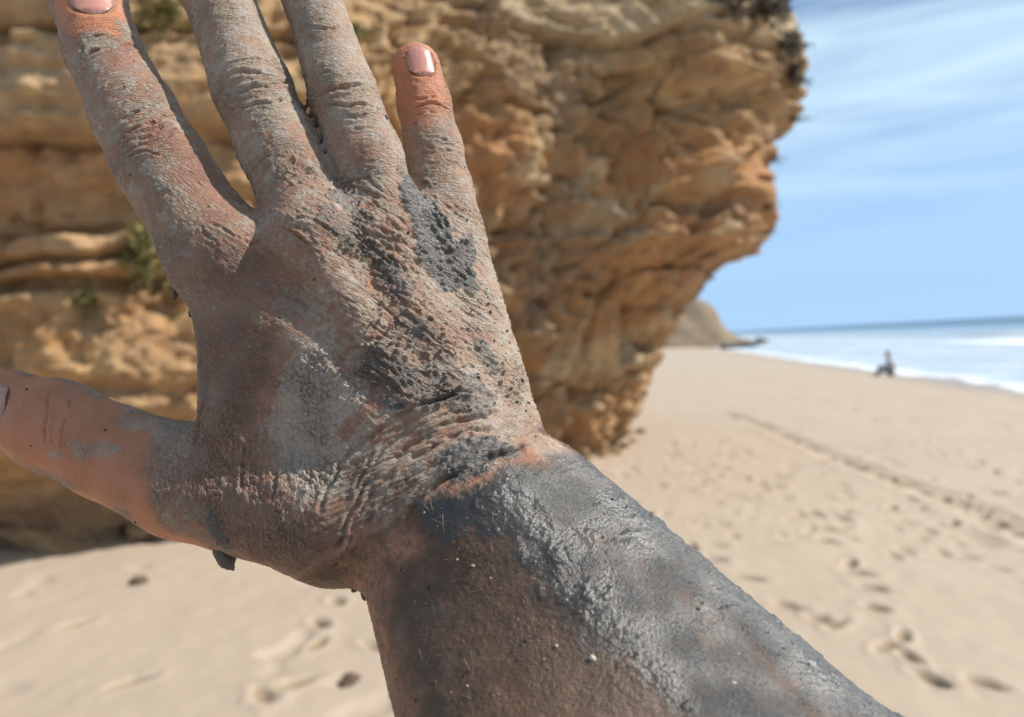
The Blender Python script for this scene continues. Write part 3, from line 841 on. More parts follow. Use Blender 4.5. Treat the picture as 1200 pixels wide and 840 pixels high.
wet = np.maximum.reduce([
    1.25 * patch([(486, 228), (500, 262), (522, 318)], 27, .6), 1.1 * patch([(535, 300), (548, 330)], 17, .8), patch([(548, 285), (552, 318)], 11, .7),
    patch([(402, 232), (420, 255)], 17, .8) * .8, patch([(385, 250), (440, 300), (470, 335)], 15, 1.2) * .75,
    patch([(440, 430), (500, 450), (560, 465)], 24, 1.2) * .75, patch([(565, 410), (578, 430)], 15, 1) * .8, patch([(480, 385), (520, 420)], 22, 1.5) * .6,
    patch([(540, 540), (575, 525)], 26, 1.2), patch([(488, 580), (492, 592)], 7, .8), patch([(455, 470), (465, 480)], 9, .8),
    patch([(318, 160), (322, 175)], 20, 4) * .42, patch([(265, 375), (266, 395)], 9, 1.5) * .62, patch([(250, 315), (256, 320)], 7, 1.5) * .55,
    patch([(238, 400), (236, 440), (240, 470)], 10, 1.5) * .62, patch([(270, 430), (262, 460)], 8, 1.6) * .5, patch([(322, 560), (318, 590)], 9, 2) * .52, patch([(277, 565), (282, 580)], 5, .8) * .7,
    patch([(245, 605), (262, 640)], 9, 1) * .9, patch([(440, 600), (430, 612)], 8, 1.5) * .5, patch([(412, 640), (425, 655)], 9, 1.) * .6,
    patch([(470, 190), (474, 210)], 5, .8) * .8])
arm_wet = np.maximum.reduce([
    patch([(520, 598), (600, 600), (650, 625)], 26, 3.5), patch([(600, 575), (680, 580), (760, 640)], 34, 5), patch([(650, 650), (750, 730), (870, 830)], 46, 9),
    patch([(700, 570), (800, 645), (920, 742), (1060, 862)], 58, 4), .8 * patch([(640, 612), (700, 628), (780, 692), (860, 765), (930, 840), (970, 900)], 24, 5)]) 
wet = wet * np.clip(0.80 + 0.55 * n2 + 0.35 * n3, 0, 1)
wet = np.maximum(wet, arm_wet * FORE * np.clip(0.88 + 0.4 * n2 + 0.3 * n1, 0, 1))
ash_sheen = FORE * np.maximum(patch([(690, 555), (800, 643), (920, 740), (1060, 860)], 36, 6), .75 * patch([(620, 560), (700, 590)], 40, 6)) * np.clip(.75 + .8 * n2 + .5 * n3, 0, 1)  # paler grey mud; along the upper edge it paints in the sunlit sheen
ash_sheen = np.maximum(ash_sheen, .55 * strip * FORE * np.clip(.8 + .6 * n2, 0, 1))
ash_sheen = np.maximum(ash_sheen, np.clip(HANDW * .35 * (.5 + n2 + n3), 0, 1))
blots = FORE * sstep(0.28, 0.5, fbm(P * 0.11 + 50, 3)) * 0.5
wet = np.maximum(wet, blots)

# relief of the mud: lumps, crumbs, cracked crust, grains
f1, f2 = worley(P * 0.62 + 0.25 * W2)
crack = 1 - sstep(0.02, 0.16, f2 - f1)
crustw = np.clip(pale + 0.55 * dry * BACK * (1 - rightw) + 0.35 * gw['thumb'] * sstep(120, 200, P[:, 0] * 0 + 0) , 0, 1)
left_crust = patch([(240, 540), (300, 560), (350, 620)], 70, 8)
set_flow((left_crust > .5) & (FORE < .5) & (wristw <= .5), (0.9, 0.35, 0), 0.95, 0.4)
crustw = np.clip(np.maximum(crustw, left_crust * .9), 0, 1) * HANDW * (1 - .85 * wristw)
D += crustw * VARY * (0.16 - 0.42 * crack)
OPEN_SHADE = np.maximum(OPEN_SHADE, crustw * crack)
L4 = lines((0.9, 0.35, 0), 0.75, 0.2, 61.0, 4)
D -= left_crust * HANDW * 0.45 * L4 * (1 - .8 * wristw)
OPEN_SHADE = np.maximum(OPEN_SHADE, left_crust * HANDW * L4)
dry = np.clip(dry * 1.18, 0, 1.1) * (1 - 0.42 * np.clip(OPEN_SHADE, 0, 1))
D += dry * HANDW * (0.20 * n2 + 0.15 * n3)
hwet = wet * HANDW
lump = fbm(P * 0.42 + 21, 3); g1, g2 = worley(P * 1.15 + 0.3 * W2)
clodw = patch([(488, 232), (500, 262), (522, 312), (540, 322)], 25, 1.4)
hwet = np.maximum(hwet, HANDW * sstep(.35, .6, clodw))
wet = np.maximum(wet, HANDW * .95 * sstep(.35, .7, clodw))
D += clodw * HANDW * 1.0
D += hwet * (0.55 + 0.95 * lump + (0.75 - .45 * clodw) * np.maximum(0, 0.62 - g1) - clodw * .9 * lines((0.75, 0.65, 0), 0.5, 0.14, 77.0, 3))
crumb = sstep(0.12, 0.5, fbm(P * 0.75 + 71, 3)) * np.maximum.reduce([
    patch([(390, 230), (440, 290), (480, 350), (510, 400)], 40, 6), patch([(450, 400), (520, 440), (590, 440)], 48, 6), patch([(345, 200), (385, 240)], 22, 4), patch([(310, 195), (365, 197)], 7, 2)])
D += crumb * VARY * 1.0
grain = np.maximum(0, 0.55 - g1)
gm = sstep(-0.15, 0.35, fbm(P * 0.30 + 90, 2))
clot = sstep(0.02, 0.42, fbm(P * 0.16 + 300, 3))
D += FORE * wet * (0.18 + 0.5 * clot + 0.85 * grain * (0.22 + 0.9 * gm * clot) + 0.16 * n3)
D += FORE * (1 - wet) * (0.45 * grain * gm + 0.14 * n3)
D += 0.06 * n3 + 0.18 * n1

# --- nails: a fold sunk round each, the plate a part of its own
NAILS = [("fingernail", (494, 71), (487, 30), 15.0, 18.5, 249), ("fingernail", (105, -10), (92, -60), 22, 26, 250),
         ("thumbnail", (-22, 478), (-60, 466), 29, 33, 252), ("fingernail", (240, -78), (228, -120), 20, 25, 252), ("fingernail", (341, -62), (330, -100), 18, 22, 252)]
nail_geo = []
NB = BVHTree.FromPolygons([tuple(v) for v in HV.tolist()], HF.tolist())
for nm, c, tip, hw, hl, d in NAILS:
    c0, nn = S(*c)
    ax = C(*tip, d) - C(*c, d); ax -= nn * (ax @ nn); ax /= np.linalg.norm(ax)
    sd = np.cross(ax, nn); sd /= np.linalg.norm(sd)
    hw, hl = hw * d / FPX, hl * d / FPX
    rel = P - c0
    u, v = (rel @ sd) / hw, (rel @ ax) / hl
    vv = np.where(v > 0, v * 0.9, v)
    e = (np.abs(u / 1.1) ** 2.2 + np.abs(vv / 1.1) ** 2.2) ** (1 / 2.2)
    close = np.abs(rel @ nn) < hw * 1.2
    near = close & (e < 2)
    back = (v < 0.75)
    D[near] += (-0.55 * np.exp(-((e - 1.0) / 0.10) ** 2) * back + 0.22 * np.exp(-((e - 1.22) / 0.14) ** 2) * back - 0.25 * (e < 0.95))[near]
    for A in (dry, wet, film): A[near] *= sstep(0.9, 1.5, e[near])
    gx = np.linspace(-1, 1, 25)
    U, Vg = np.meshgrid(gx, gx, indexing='ij')
    # square grid bent into a rounded nail outline
    uu = U * np.sqrt(1 - 0.5 * Vg ** 2) * 1.12
    vv = Vg * np.sqrt(1 - 0.5 * U ** 2) * 1.12
    pts = []
    for a, b in zip(uu.ravel(), vv.ravel()):
        o = c0 + sd * a * hw + ax * b * hl
        h = NB.ray_cast(Vector(o + nn * 14), Vector(-nn))
        base = np.array(h[0]) if h[0] is not None and abs(h[3] - 14) < 8 else o - nn * 2.5 * abs(a)
        rr = max(abs(a), abs(b))
        pts.append(base + nn * (0.18 - 0.5 * max(0, rr - 0.86) / 0.14 * (1 if b < 0.7 else 0.2) + 0.12 * (1 - a * a)))
    nail_geo.append((nm, np.array(pts), grid_faces(25, 25), np.maximum(np.abs(U), np.abs(Vg)).ravel()))

P2 = P + N * D[:, None]
P_ALL = P_ALL.copy(); P_ALL[SUB] = P2
def full(a, default):
    out = np.full(nv_all, default, np.float32); out[SUB] = a; return out
WRIST = C(560, 580, 218)
HAND_M = CAM_M @ Matrix.Translation(Vector(WRIST.tolist()) * 0.001)

# --- materials of the arm
def skin_material():
    t = NT("muddy_skin")
    co = t.coord((1000, 1000, 1000))
    dry_a, wet_a, film_a, red_a, cl_a = (t.attr(k) for k in ("dry", "wet", "film", "red", "clean"))
    nA = t.noise(co, 0.25, 3); nB = t.noise(co, 1.6, 4, 0.6); nC = t.noise(co, 4.5, 3, 0.6)
    skin = t.mix(t.ramp(nA, [(0.35, 0.0), (0.65, 1.0)]), (0.36, 0.178, 0.104), (0.44, 0.235, 0.148))
    skin = t.mix(t.math('MULTIPLY', t.ramp(nC, [(0.5, 0.0), (0.72, 1.0)]), 0.5), skin, (0.50, 0.27, 0.18))
    skin = t.mix(t.math('MULTIPLY', t.ramp(nB, [(0.52, 0.0), (0.7, 1.0)]), 0.45), skin, (0.30, 0.11, 0.06))
    skin = t.mix(red_a, skin, t.mix(nB, (0.215, 0.090, 0.056), (0.34, 0.155, 0.100)))
    skin = t.mix(t.math('MULTIPLY', cl_a, 0.75), skin, (0.53, 0.205, 0.100))
    mud = t.mix(nB, (0.26, 0.220, 0.178), (0.64, 0.555, 0.460))
    mud = t.mix(t.attr('pale'), mud, t.mix(nB, (0.30, 0.250, 0.20), (0.60, 0.520, 0.43)))
    mud = t.mix(t.math('MULTIPLY', t.math('SUBTRACT', 1.0, t.attr('pale')), t.ramp(nA, [(0.38, 0.0), (0.6, 1.0)])), mud, t.mix(nB, (0.20, 0.148, 0.103), (0.56, 0.445, 0.33)))
    silt = t.mix(nB, (0.062, 0.057, 0.051), (0.19, 0.175, 0.155))
    silt = t.mix(t.attr("fore"), silt, t.mix(nB, (0.014, 0.0125, 0.011), (0.046, 0.042, 0.037)))
    silt = t.mix(t.attr("ash_sheen"), silt, t.mix(nC, (0.036, 0.034, 0.030), (0.19, 0.182, 0.165)))
    silt = t.mix(t.math('MULTIPLY', t.ramp(wet_a, [(0.25, 1.0), (0.75, 0.0)]), t.math('SUBTRACT', 1.0, t.attr('fore'))), silt, t.mix(nB, (0.085, 0.072, 0.060), (0.21, 0.185, 0.155)))
    filmc = t.mix(nB, (0.032, 0.020, 0.011), (0.092, 0.056, 0.030))
    filmc = t.mix(t.attr('fore'), t.mix(nB, (0.052, 0.033, 0.022), (0.145, 0.092, 0.062)), filmc)
    def thr(a, w=0.3):
        # ragged edge: the mask compared with fine noise
        s = t.math('ADD', a, t.math('MULTIPLY', t.math('SUBTRACT', nC, 0.5), 0.9))
        r = t.n.new("ShaderNodeMapRange"); r.interpolation_type = 'SMOOTHSTEP'
        r.inputs['From Min'].default_value = 0.5 - w; r.inputs['From Max'].default_value = 0.5 + w
        t.link(s, r.inputs['Value']); return r.outputs['Result']
    fl_n = t.n.new("ShaderNodeAttribute"); fl_n.attribute_name = "flow"
    fln = t.noise(fl_n.outputs['Vector'], 1.25, 2, 0.5)
    fur = t.math('POWER', t.math('SUBTRACT', 1.0, t.math('ABSOLUTE', t.math('MULTIPLY', t.math('SUBTRACT', fln, 0.5), 5.0)), True), 1.6)
    cel = t.n.new("ShaderNodeTexVoronoi"); cel.feature = 'DISTANCE_TO_EDGE'; cel.inputs['Scale'].default_value = 0.9
    t.link(fl_n.outputs['Vector'], cel.inputs['Vector'])
    split_shade = t.math('SUBTRACT', 1.0, t.math('MULTIPLY', cel.outputs['Distance'], 9.0), True)
    split_shade = t.math('MAXIMUM', t.math('MULTIPLY', split_shade, 0.55), t.math('MULTIPLY', fur, 0.55))  # cracked mud film, with the furrows' relief shade painted into the colour
    split_shade = t.math('MULTIPLY', split_shade, t.math('SUBTRACT', 1.0, t.attr('fore')))
    fd, fw = thr(t.math('SUBTRACT', dry_a, t.math('MULTIPLY', split_shade, 0.34)), 0.42), thr(wet_a, 0.36)
    ff = t.math('MULTIPLY', thr(film_a, 0.45), t.math('ADD', 0.85, t.math('MULTIPLY', t.attr('fore'), 0.03)))
    colr = t.mix(ff, skin, filmc)
    colr = t.mix(t.math('MULTIPLY', fd, t.math('ADD', 0.55, t.math('MULTIPLY', nC, 0.6)), True), colr, mud)
    colr = t.mix(t.math('MULTIPLY', fw, 0.95), colr, silt)
    ro = t.mix(fd, t.mix(ff, 0.50, t.mix(t.attr('fore'), 0.55, 0.42)), 0.80)
    ro = t.mix(fw, ro, t.mix(t.attr('fore'), t.mix(nB, 0.32, 0.5), t.mix(nB, 0.26, 0.38)))
    sss = t.math('MULTIPLY', t.math('SUBTRACT', 1.0, t.math('MAXIMUM', fd, fw), True), 0.38)
    t.p(Base_Color=colr, Roughness=ro, Subsurface_Weight=sss)
    t.b.inputs['Subsurface Radius'].default_value = (1.0, 0.35, 0.18)
    t.b.inputs['Subsurface Scale'].default_value = 0.0025
    t.p(Specular_IOR_Level=t.mix(fw, 0.45, t.mix(t.attr('fore'), 0.6, 0.7)))
    t.p(Coat_Weight=t.math('MULTIPLY', t.math('MULTIPLY', fw, t.attr('fore')), 0.0), Coat_Roughness=0.25)
    h = t.math('ADD', t.math('MULTIPLY', t.noise(co, 2.2, 4, 0.65), 1.0), t.math('MULTIPLY', t.voro(co, 1.9), 0.55))
    h = t.math('SUBTRACT', h, t.math('MULTIPLY', fur, t.math('SUBTRACT', 0.95, t.math('MULTIPLY', t.attr('fore'), 0.75))))
    st = t.mix(fw, t.mix(fd, 0.55, 0.85), t.mix(t.attr('fore'), 0.8, 0.5))
    st = t.math('MULTIPLY', st, t.math('ADD', 0.45, t.math('MULTIPLY', t.attr('vary'), 0.75)))
    bn = t.bump(h, st, 0.0006)
    return t.m

M_SKIN = skin_material()
red_all = np.clip(np.maximum(red, 0), 0, 1)
hand = link("person", mesh_from("person", (P_ALL - WRIST) * 0.001, F, M_SKIN, attrs={
    "dry": full(dry, .3), "wet": full(wet, 0), "film": full(film, .3), "red": full(red_all, 0), "fore": full(FORE, 0), "ash_sheen": full(ash_sheen, 0), "vary": full(np.clip(VARY / 1.55, 0, 1), .5), "pale": full(np.clip(pale, 0, 1), 0),
    "clean": full(np.clip(clean + 0.6 * bare_arm, 0, 1), .3)}),
    label="bare mud-caked right hand and forearm raised with fingers spread, back of the hand showing", cat="person")
hand.matrix_world = HAND_M
fa_ = hand.data.attributes.new("flow", 'FLOAT_VECTOR', 'POINT')
fv_ = (P_ALL * 0.8).astype(np.float32); fv_[SUB] = FLOW
fa_.data.foreach_set("vector", fv_.ravel())

tn = NT("nail"); co = tn.coord((1000, 1000, 1000))
nd = tn.math('ADD', tn.attr('rim'), tn.math('MULTIPLY', tn.math('SUBTRACT', tn.noise(co, 0.9, 4, .65), .5), .9))
tn.p(Base_Color=tn.mix(tn.math('MULTIPLY', tn.ramp(nd, [(0.78, 0.0), (1.0, 1.0)]), .8), tn.mix(tn.noise(co, 0.5, 3), (0.50, 0.215, 0.170), (0.58, 0.285, 0.225)), (0.22, 0.155, 0.11)), Roughness=0.36, Subsurface_Weight=0.3)
tn.b.inputs['Subsurface Radius'].default_value = (1, .4, .25); tn.b.inputs['Subsurface Scale'].default_value = 0.0015
tn.bump(tn.noise(tn.coord((2600, 300, 300)), 1.0, 2), 0.10, 0.0002)
for nm, pts, fc, rim in nail_geo:
    me = mesh_from(nm, (pts - WRIST) * 0.001, fc, tn.m, attrs={'rim': rim})
    link(nm, me, hand)

# --- crumbs of mud hanging off the skin, loose grains, hairs
def lump_mesh(name, r, seed, stretch=(1, 1, 1), mat=None, sub=4, rough=0.35):
    bm = bmesh.new(); bmesh.ops.create_icosphere(bm, subdivisions=sub, radius=1.0)
    v = np.array([x.co[:] for x in bm.verts]); f = np.array([[x.index for x in q.verts] for q in bm.faces]); bm.free()
    v = v * (1 + rough * fbm(v * 1.1 + seed, 4)[:, None] + 0.10 * fbm(v * 4 + seed, 2)[:, None])
    return mesh_from(name, v * r * np.array(stretch), f, mat)

tm = NT("damp_mud"); co = tm.coord((1000, 1000, 1000))
tm.p(Base_Color=tm.mix(tm.noise(co, 0.9, 4), (0.060, 0.050, 0.038), (0.19, 0.16, 0.125)), Roughness=0.55)
tm.bump(tm.noise(co, 2.5, 4, 0.65), 0.8, 0.0004)
for k, (x, y, d, r, st, rz) in enumerate([
        (266, 638, 224, 3.0, (0.7, 1.7, 0.7), 0.55), (254, 622, 222, 2.4, (0.7, 1.8, 0.35), 0.7), (271, 652, 226, 2.0, (0.7, 1.2, .7), 0.1),
        (422, 703, 219, 1.3, (0.8, 1.4, .8), 0.2), (416, 690, 219, 0.9, (1.2, .8, .9), 0.4),
        (211, 338, 233, 1.8, (0.5, 1.6, .7), -0.3), (219, 369, 231, 0.9, (0.8, 1.4, .8), 0.05),
        (453, 138, 238, 0.7, (1, 1, 1), 0)]):
    o = link("mud_clump", lump_mesh("mud_clump", r * 0.001, 3.7 * k, st, tm.m), hand)
    c = S(x, y)[0] if k not in (0, 2, 3, 5, 6) else C(x, y, d)
    near = HBVH.find_nearest(Vector(c.tolist()))
    c = np.array(near[0]) + np.array(near[1]) * 0.4 if k in (0, 2, 3, 5, 6) else c
    o.location = Vector(((c - WRIST) * 0.001).tolist()); o.rotation_euler = (0.0, 0.0, rz)

def scatter_grains(name, spots, mat, seed):
    rng = np.random.default_rng(seed)
    bm = bmesh.new(); bmesh.ops.create_icosphere(bm, subdivisions=1, radius=1.0)
    bv = np.array([x.co[:] for x in bm.verts]); bf = np.array([[x.index for x in q.verts] for q in bm.faces]); bm.free()
    V, Fc = [], []
    for (c, n, r) in spots:
        v = bv * (1 + rng.uniform(-0.45, 0.35, (len(bv), 1))) * r * rng.uniform(0.5, 1.35, 3)
        V.append(v + c + n * r * 0.05); Fc.append(bf + len(bv) * (len(V) - 1))
    me = mesh_from(name, (np.concatenate(V) - WRIST) * 0.001, np.concatenate(Fc), mat, smooth=False)
    return link(name, me, hand, kind="stuff")

rng = np.random.default_rng(5)
def pick(n, cond, rmin, rmax):
    idx = np.nonzero(cond)[0]
    idx = rng.choice(idx, min(n, len(idx)), replace=False)
    return [(P2[i], N[i], rmin + (rmax - rmin) * rng.random() ** 3) for i in idx]
vis = (N[:, 2] > -0.45)
ts = NT("sand_grain"); ts.p(Base_Color=(0.55, 0.43, 0.30), Roughness=0.6)
scatter_grains("sand_grains", pick(460, vis & (gw['thumb'] > .3), .11, .32) + pick(500, vis & (HANDW > .5), .10, .24)
               + pick(240, vis & (FORE > .5) & (P[:, 2] < -150), .10, .30), ts.m, 1)
tg = NT("mud_crumb"); tg.p(Base_Color=(0.035, 0.033, 0.03), Roughness=0.55)
scatter_grains("mud_crumbs", pick(330, vis & (HANDW > .5) & (right_side > .3), .12, .50) + pick(260, vis & (HANDW > .5), .12, .45)
               + pick(420, vis & (FORE > .5), .12, .5), tg.m, 2)
tw = NT("shell_grit"); tw.p(Base_Color=(0.50, 0.45, 0.37), Roughness=0.4)
grit = [(S(*q)[0], S(*q)[1], r) for q, r in [((652, 756), 0.55), ((554, 662), .55), ((498, 600), .4), ((575, 677), .35), ((695, 772), .8), ((866, 768), .5), ((860, 800), .6), ((536, 655), .35)]]
scatter_grains("shell_grit", grit + pick(60, vis & (FORE > .5) & (P[:, 2] < -150), .10, .28), tw.m, 3)

th = NT("hair"); th.p(Base_Color=(0.55, 0.38, 0.2), Roughness=0.4)
def hairs():
    V, Fc = [], []
    idx = np.concatenate([rng.choice(np.nonzero(vis & (FORE > .6) & (P[:, 2] < -150))[0], 520, replace=False),
                          rng.choice(np.nonzero((right_side > .2) & (HANDW > .5) & (N[:, 0] > .55))[0], 60, replace=False),
                          rng.choice(np.nonzero((FORE > .6) & (P[:, 2] < -150) & (N[:, 0] > .5) & (N[:, 2] > -.4))[0], 120, replace=False),
                          rng.choice(np.nonzero(vis & (BACK > .6))[0], 120, replace=False)])
    for i in idx:
        n = N[i]; base = P2[i] - n * 0.3
        flow = np.array([0.45, -0.35, 0]) + rng.normal(0, .35, 3) if FORE[i] > .5 else np.array([0.5, 0.1, 0]) + rng.normal(0, .3, 3)
        flow = flow - n * (flow @ n); flow /= np.linalg.norm(flow)
        L = rng.uniform(2.0, 5.5); up = rng.uniform(0.10, 0.55)
        path = [base + (flow * t + n * up * (t - 0.75 * t * t)) * L for t in np.linspace(0, 1, 6)]
        sd = np.cross(flow, n)
        k0 = len(V) * 18
        ring = []
        for j, c in enumerate(path):
            r = 0.055 * (1 - 0.75 * j / 5)
            ring += [c + r * n, c + r * (-.5 * n + .87 * sd), c + r * (-.5 * n - .87 * sd)]
        V.append(np.array(ring))
        for j in range(5):
            for m in range(3):
                a, b = j * 3 + m, j * 3 + (m + 1) % 3
                Fc.append((k0 + a, k0 + b, k0 + b + 3, k0 + a + 3))
    link("arm_hair", mesh_from("arm_hair", (np.concatenate(V) - WRIST) * 0.001, np.array(Fc), th.m), hand, kind="stuff")
hairs()
# ------------------------------------------------------------------ far headland and shore rocks
HY = 108.0
hp = [(700, 345), (760, 350), (795, 352), (818, 351), (834, 355), (842, 364), (846, 376), (856, 389), (866, 396), (884, 400), (905, 406)]
hpx = np.array([[at_y(x, y, HY).x, at_y(x, y, HY).z] for x, y in hp])
xs = np.linspace(hpx[0, 0] - 12, hpx[-1, 0] + 1.5, 150); ys = np.linspace(HY - 7, HY + 22, 90)
X_, Y_ = np.meshgrid(xs, ys, indexing='ij'); X_, Y_ = X_.ravel(), Y_.ravel()
hp3 = np.stack([X_, Y_, 0 * X_], -1)
top = np.interp(X_, hpx[:, 0], hpx[:, 1], left=hpx[0, 1] + .6, right=-1.6)
wy = sstep(-6.5, 1.5, Y_ - HY + 0.9 * fbm(hp3 * .25, 2) + 0.25 * np.maximum(0, hpx[6, 0] - X_) * 0) * (1 - sstep(10, 20, Y_ - HY))
hz_ = -1.2 + (top + 1.2) * wy * (1 + 0.10 * fbm(hp3 * .5, 3)) + .6 * fbm(hp3 * 1.1 + 4, 3) * wy
t = NT("pale_headland_rock"); co = t.coord()
a2 = t.noise(t.coord((.35, .35, 3.5)), 1.0, 5, 0.6)
t.p(Base_Color=t.mix(t.noise(co, 2.5, 4), t.ramp(a2, [(0.3, (0.15, 0.108, 0.070)), (0.7, (0.34, 0.25, 0.165))]), (0.28, 0.205, 0.135)), Roughness=0.95)
t.bump(t.noise(co, 3, 5, .6), .7, .3)
link("headland", mesh_from("headland", np.stack([X_, Y_, hz_], -1), grid_faces(len(xs), len(ys)), t.m), kind="structure")

t = NT("dark_shore_rock"); co = t.coord()
t.p(Base_Color=t.mix(t.noise(co, 2, 4), (0.055, 0.05, 0.045), (0.15, 0.13, 0.11)), Roughness=0.75)
t.bump(t.noise(co, 5, 5, .6), .6, .1)
M_DARK = t.m
def rock_mesh(name, seed, mat, sub=4):
    bm = bmesh.new(); bmesh.ops.create_icosphere(bm, subdivisions=sub, radius=1.0)
    v = np.array([x.co[:] for x in bm.verts]); f = np.array([[x.index for x in q.verts] for q in bm.faces]); bm.free()
    # facets: cut by random planes, then roughen
    rg = np.random.default_rng(seed)
    for _ in range(12):
        n = rg.normal(size=3); n /= np.linalg.norm(n); k = rg.uniform(.55, .85)
        e = v @ n - k; v = v - np.where(e > 0, e, 0)[:, None] * n * .92
    v = v * (1 + .10 * fbm(v * 2 + seed, 4))[:, None] + .03 * fbm(v * 7 + seed, 2)[:, None] * v
    return mesh_from(name, v, f, mat)
for k, (px, py, Y, w, h, lab) in enumerate([
        (868, 409, 95, 2.2, .75, "long low dark rock on wet sand at the foot of the far headland"),
        (889, 408, 104, 1.3, .9, "squat dark rock at the waterline just past the far headland"),
        (892, 405, 125, 1.5, .9, "distant grey rock standing in the surf off the headland"),
        (852, 409, 92, 1.1, .6, "small dark rock against the base of the pale far headland")]):
    o = link("shore_rock", rock_mesh("shore_rock", 20 + k, M_DARK), label=lab, cat="rock", group="rocks below the far headland")
    p = at_y(px, py, Y); g = max(float(ground_z(p.x, p.y)), SEA_Z - .25)
    o.location = (p.x, p.y, g + h * .25); o.scale = (w, w * .7, h); o.rotation_euler = (0, 0, k * 1.1)

# ------------------------------------------------------------------ boulders at the cliff foot, clods on the sand
for k, (px, py, r, sc, lab) in enumerate([
        (60, 640, .34, (1.7, 1, .6), "broad grey-brown boulder half buried at the shaded cliff foot"),
        (165, 632, .16, (1.3, .9, .8), "small shaded stone at the cliff foot beside the broad boulder")]):
    x, y = on_ground(px, py)
    o = link("boulder", rock_mesh("boulder", 40 + k, M_ROCK), label=lab, cat="boulder", group="boulders at the cliff foot")
    o.location = (x, y, float(ground_z(x, y)) + r * sc[2] * .35); o.scale = (r * sc[0], r * sc[1], r * sc[2]); o.rotation_euler = (.1, .2, k * 2.0)
rg_ = np.random.default_rng(31)
fallen = [rock_mesh("fallen_stone", 70 + k, M_ROCK, 3) for k in range(4)]
for k, (px, py) in enumerate([(652, 520), (668, 528), (684, 533), (697, 527), (708, 534), (722, 531), (733, 524), (742, 518), (690, 541), (752, 507), (660, 536)]):
    x, y = on_ground(px, py); r = rg_.uniform(.04, .12)
    o = link("fallen_stone", fallen[k % 4], label="small sandstone block lying loose on the sand along the cliff foot", cat="stone", group="loose blocks along the cliff foot")
    o.location = (x, y, float(ground_z(x, y)) + r * .3); o.scale = (r * rg_.uniform(.9, 1.5), r, r * rg_.uniform(.6, .9)); o.rotation_euler = (rg_.uniform(-.3, .3), rg_.uniform(-.3, .3), rg_.uniform(0, 6))
t = NT("damp_clod"); co = t.coord()
t.p(Base_Color=t.mix(t.noise(co, 3, 4), (0.11, 0.070, 0.042), (0.20, 0.135, 0.085)), Roughness=.9); t.bump(t.noise(co, 4, 4), .6, .1)
for k, (px, py, r, lab) in enumerate([(163, 684, .075, "brown wedge-shaped stone on sunlit sand by the edge of the cliff shadow"),
                                      (413, 803, .058, "dark brown clod on open sand, well clear of the cliff shadow"),
                                      (376, 732, .022, "small dark pebble on open sand between the wedge stone and the clod")]):
    x, y = on_ground(px, py)
    o = link("stone", rock_mesh("stone", 60 + k, t.m, 3), label=lab, cat="stone", group="stones on the sand")
    o.location = (x, y, float(ground_z(x, y)) + r * .25); o.scale = (r * 1.2, r * .9, r * .8); o.rotation_euler = (.3, .2, k)

# ------------------------------------------------------------------ plants and roots on the rock
def on_cliff(px, py):
    d = ray(px, py).normalized()
    h = CBVH.ray_cast(Vector((0, 0, CAM_H)), d)
    if h[0] is None:
        h = CBVH.find_nearest(Vector((0, 0, CAM_H)) + d * 11.6)
    n = h[1] if h[1].dot(d) < 0 else -h[1]
    return h[0], n
def leaf_mat(name, a, b):
    t = NT(name); co = t.coord()
    t.p(Base_Color=t.mix(t.noise(co, 18, 2), a, b), Roughness=.65)
    t.b.inputs['Transmission Weight'].default_value = 0.0
    return t.m
M_LEAF = leaf_mat("succulent_leaf", (0.095, 0.088, 0.022), (0.27, 0.225, 0.055))
M_DRYL = leaf_mat("dry_leaf", (0.075, 0.062, 0.045), (0.15, 0.12, 0.075))
t = NT("twig"); t.p(Base_Color=(0.10, 0.075, 0.055), Roughness=.9); M_TWIG = t.m
def tube(path, r0, r1, sides=5):
    path = [np.asarray(p, float) for p in path]; V, Fc = [], []
    for j, c in enumerate(path):
        d = path[min(j + 1, len(path) - 1)] - path[max(j - 1, 0)]; d /= np.linalg.norm(d) + 1e-9
        u = np.cross(d, (0.3, 0.2, 0.93)); u /= np.linalg.norm(u); w = np.cross(d, u); r = r0 + (r1 - r0) * j / (len(path) - 1)
        V += [c + r * (math.cos(a) * u + math.sin(a) * w) for a in np.linspace(0, 2 * math.pi, sides, endpoint=False)]
    for j in range(len(path) - 1):
        for m in range(sides):
            Fc.append((j * sides + m, j * sides + (m + 1) % sides, (j + 1) * sides + (m + 1) % sides, (j + 1) * sides + m))
    return np.array(V), np.array(Fc)
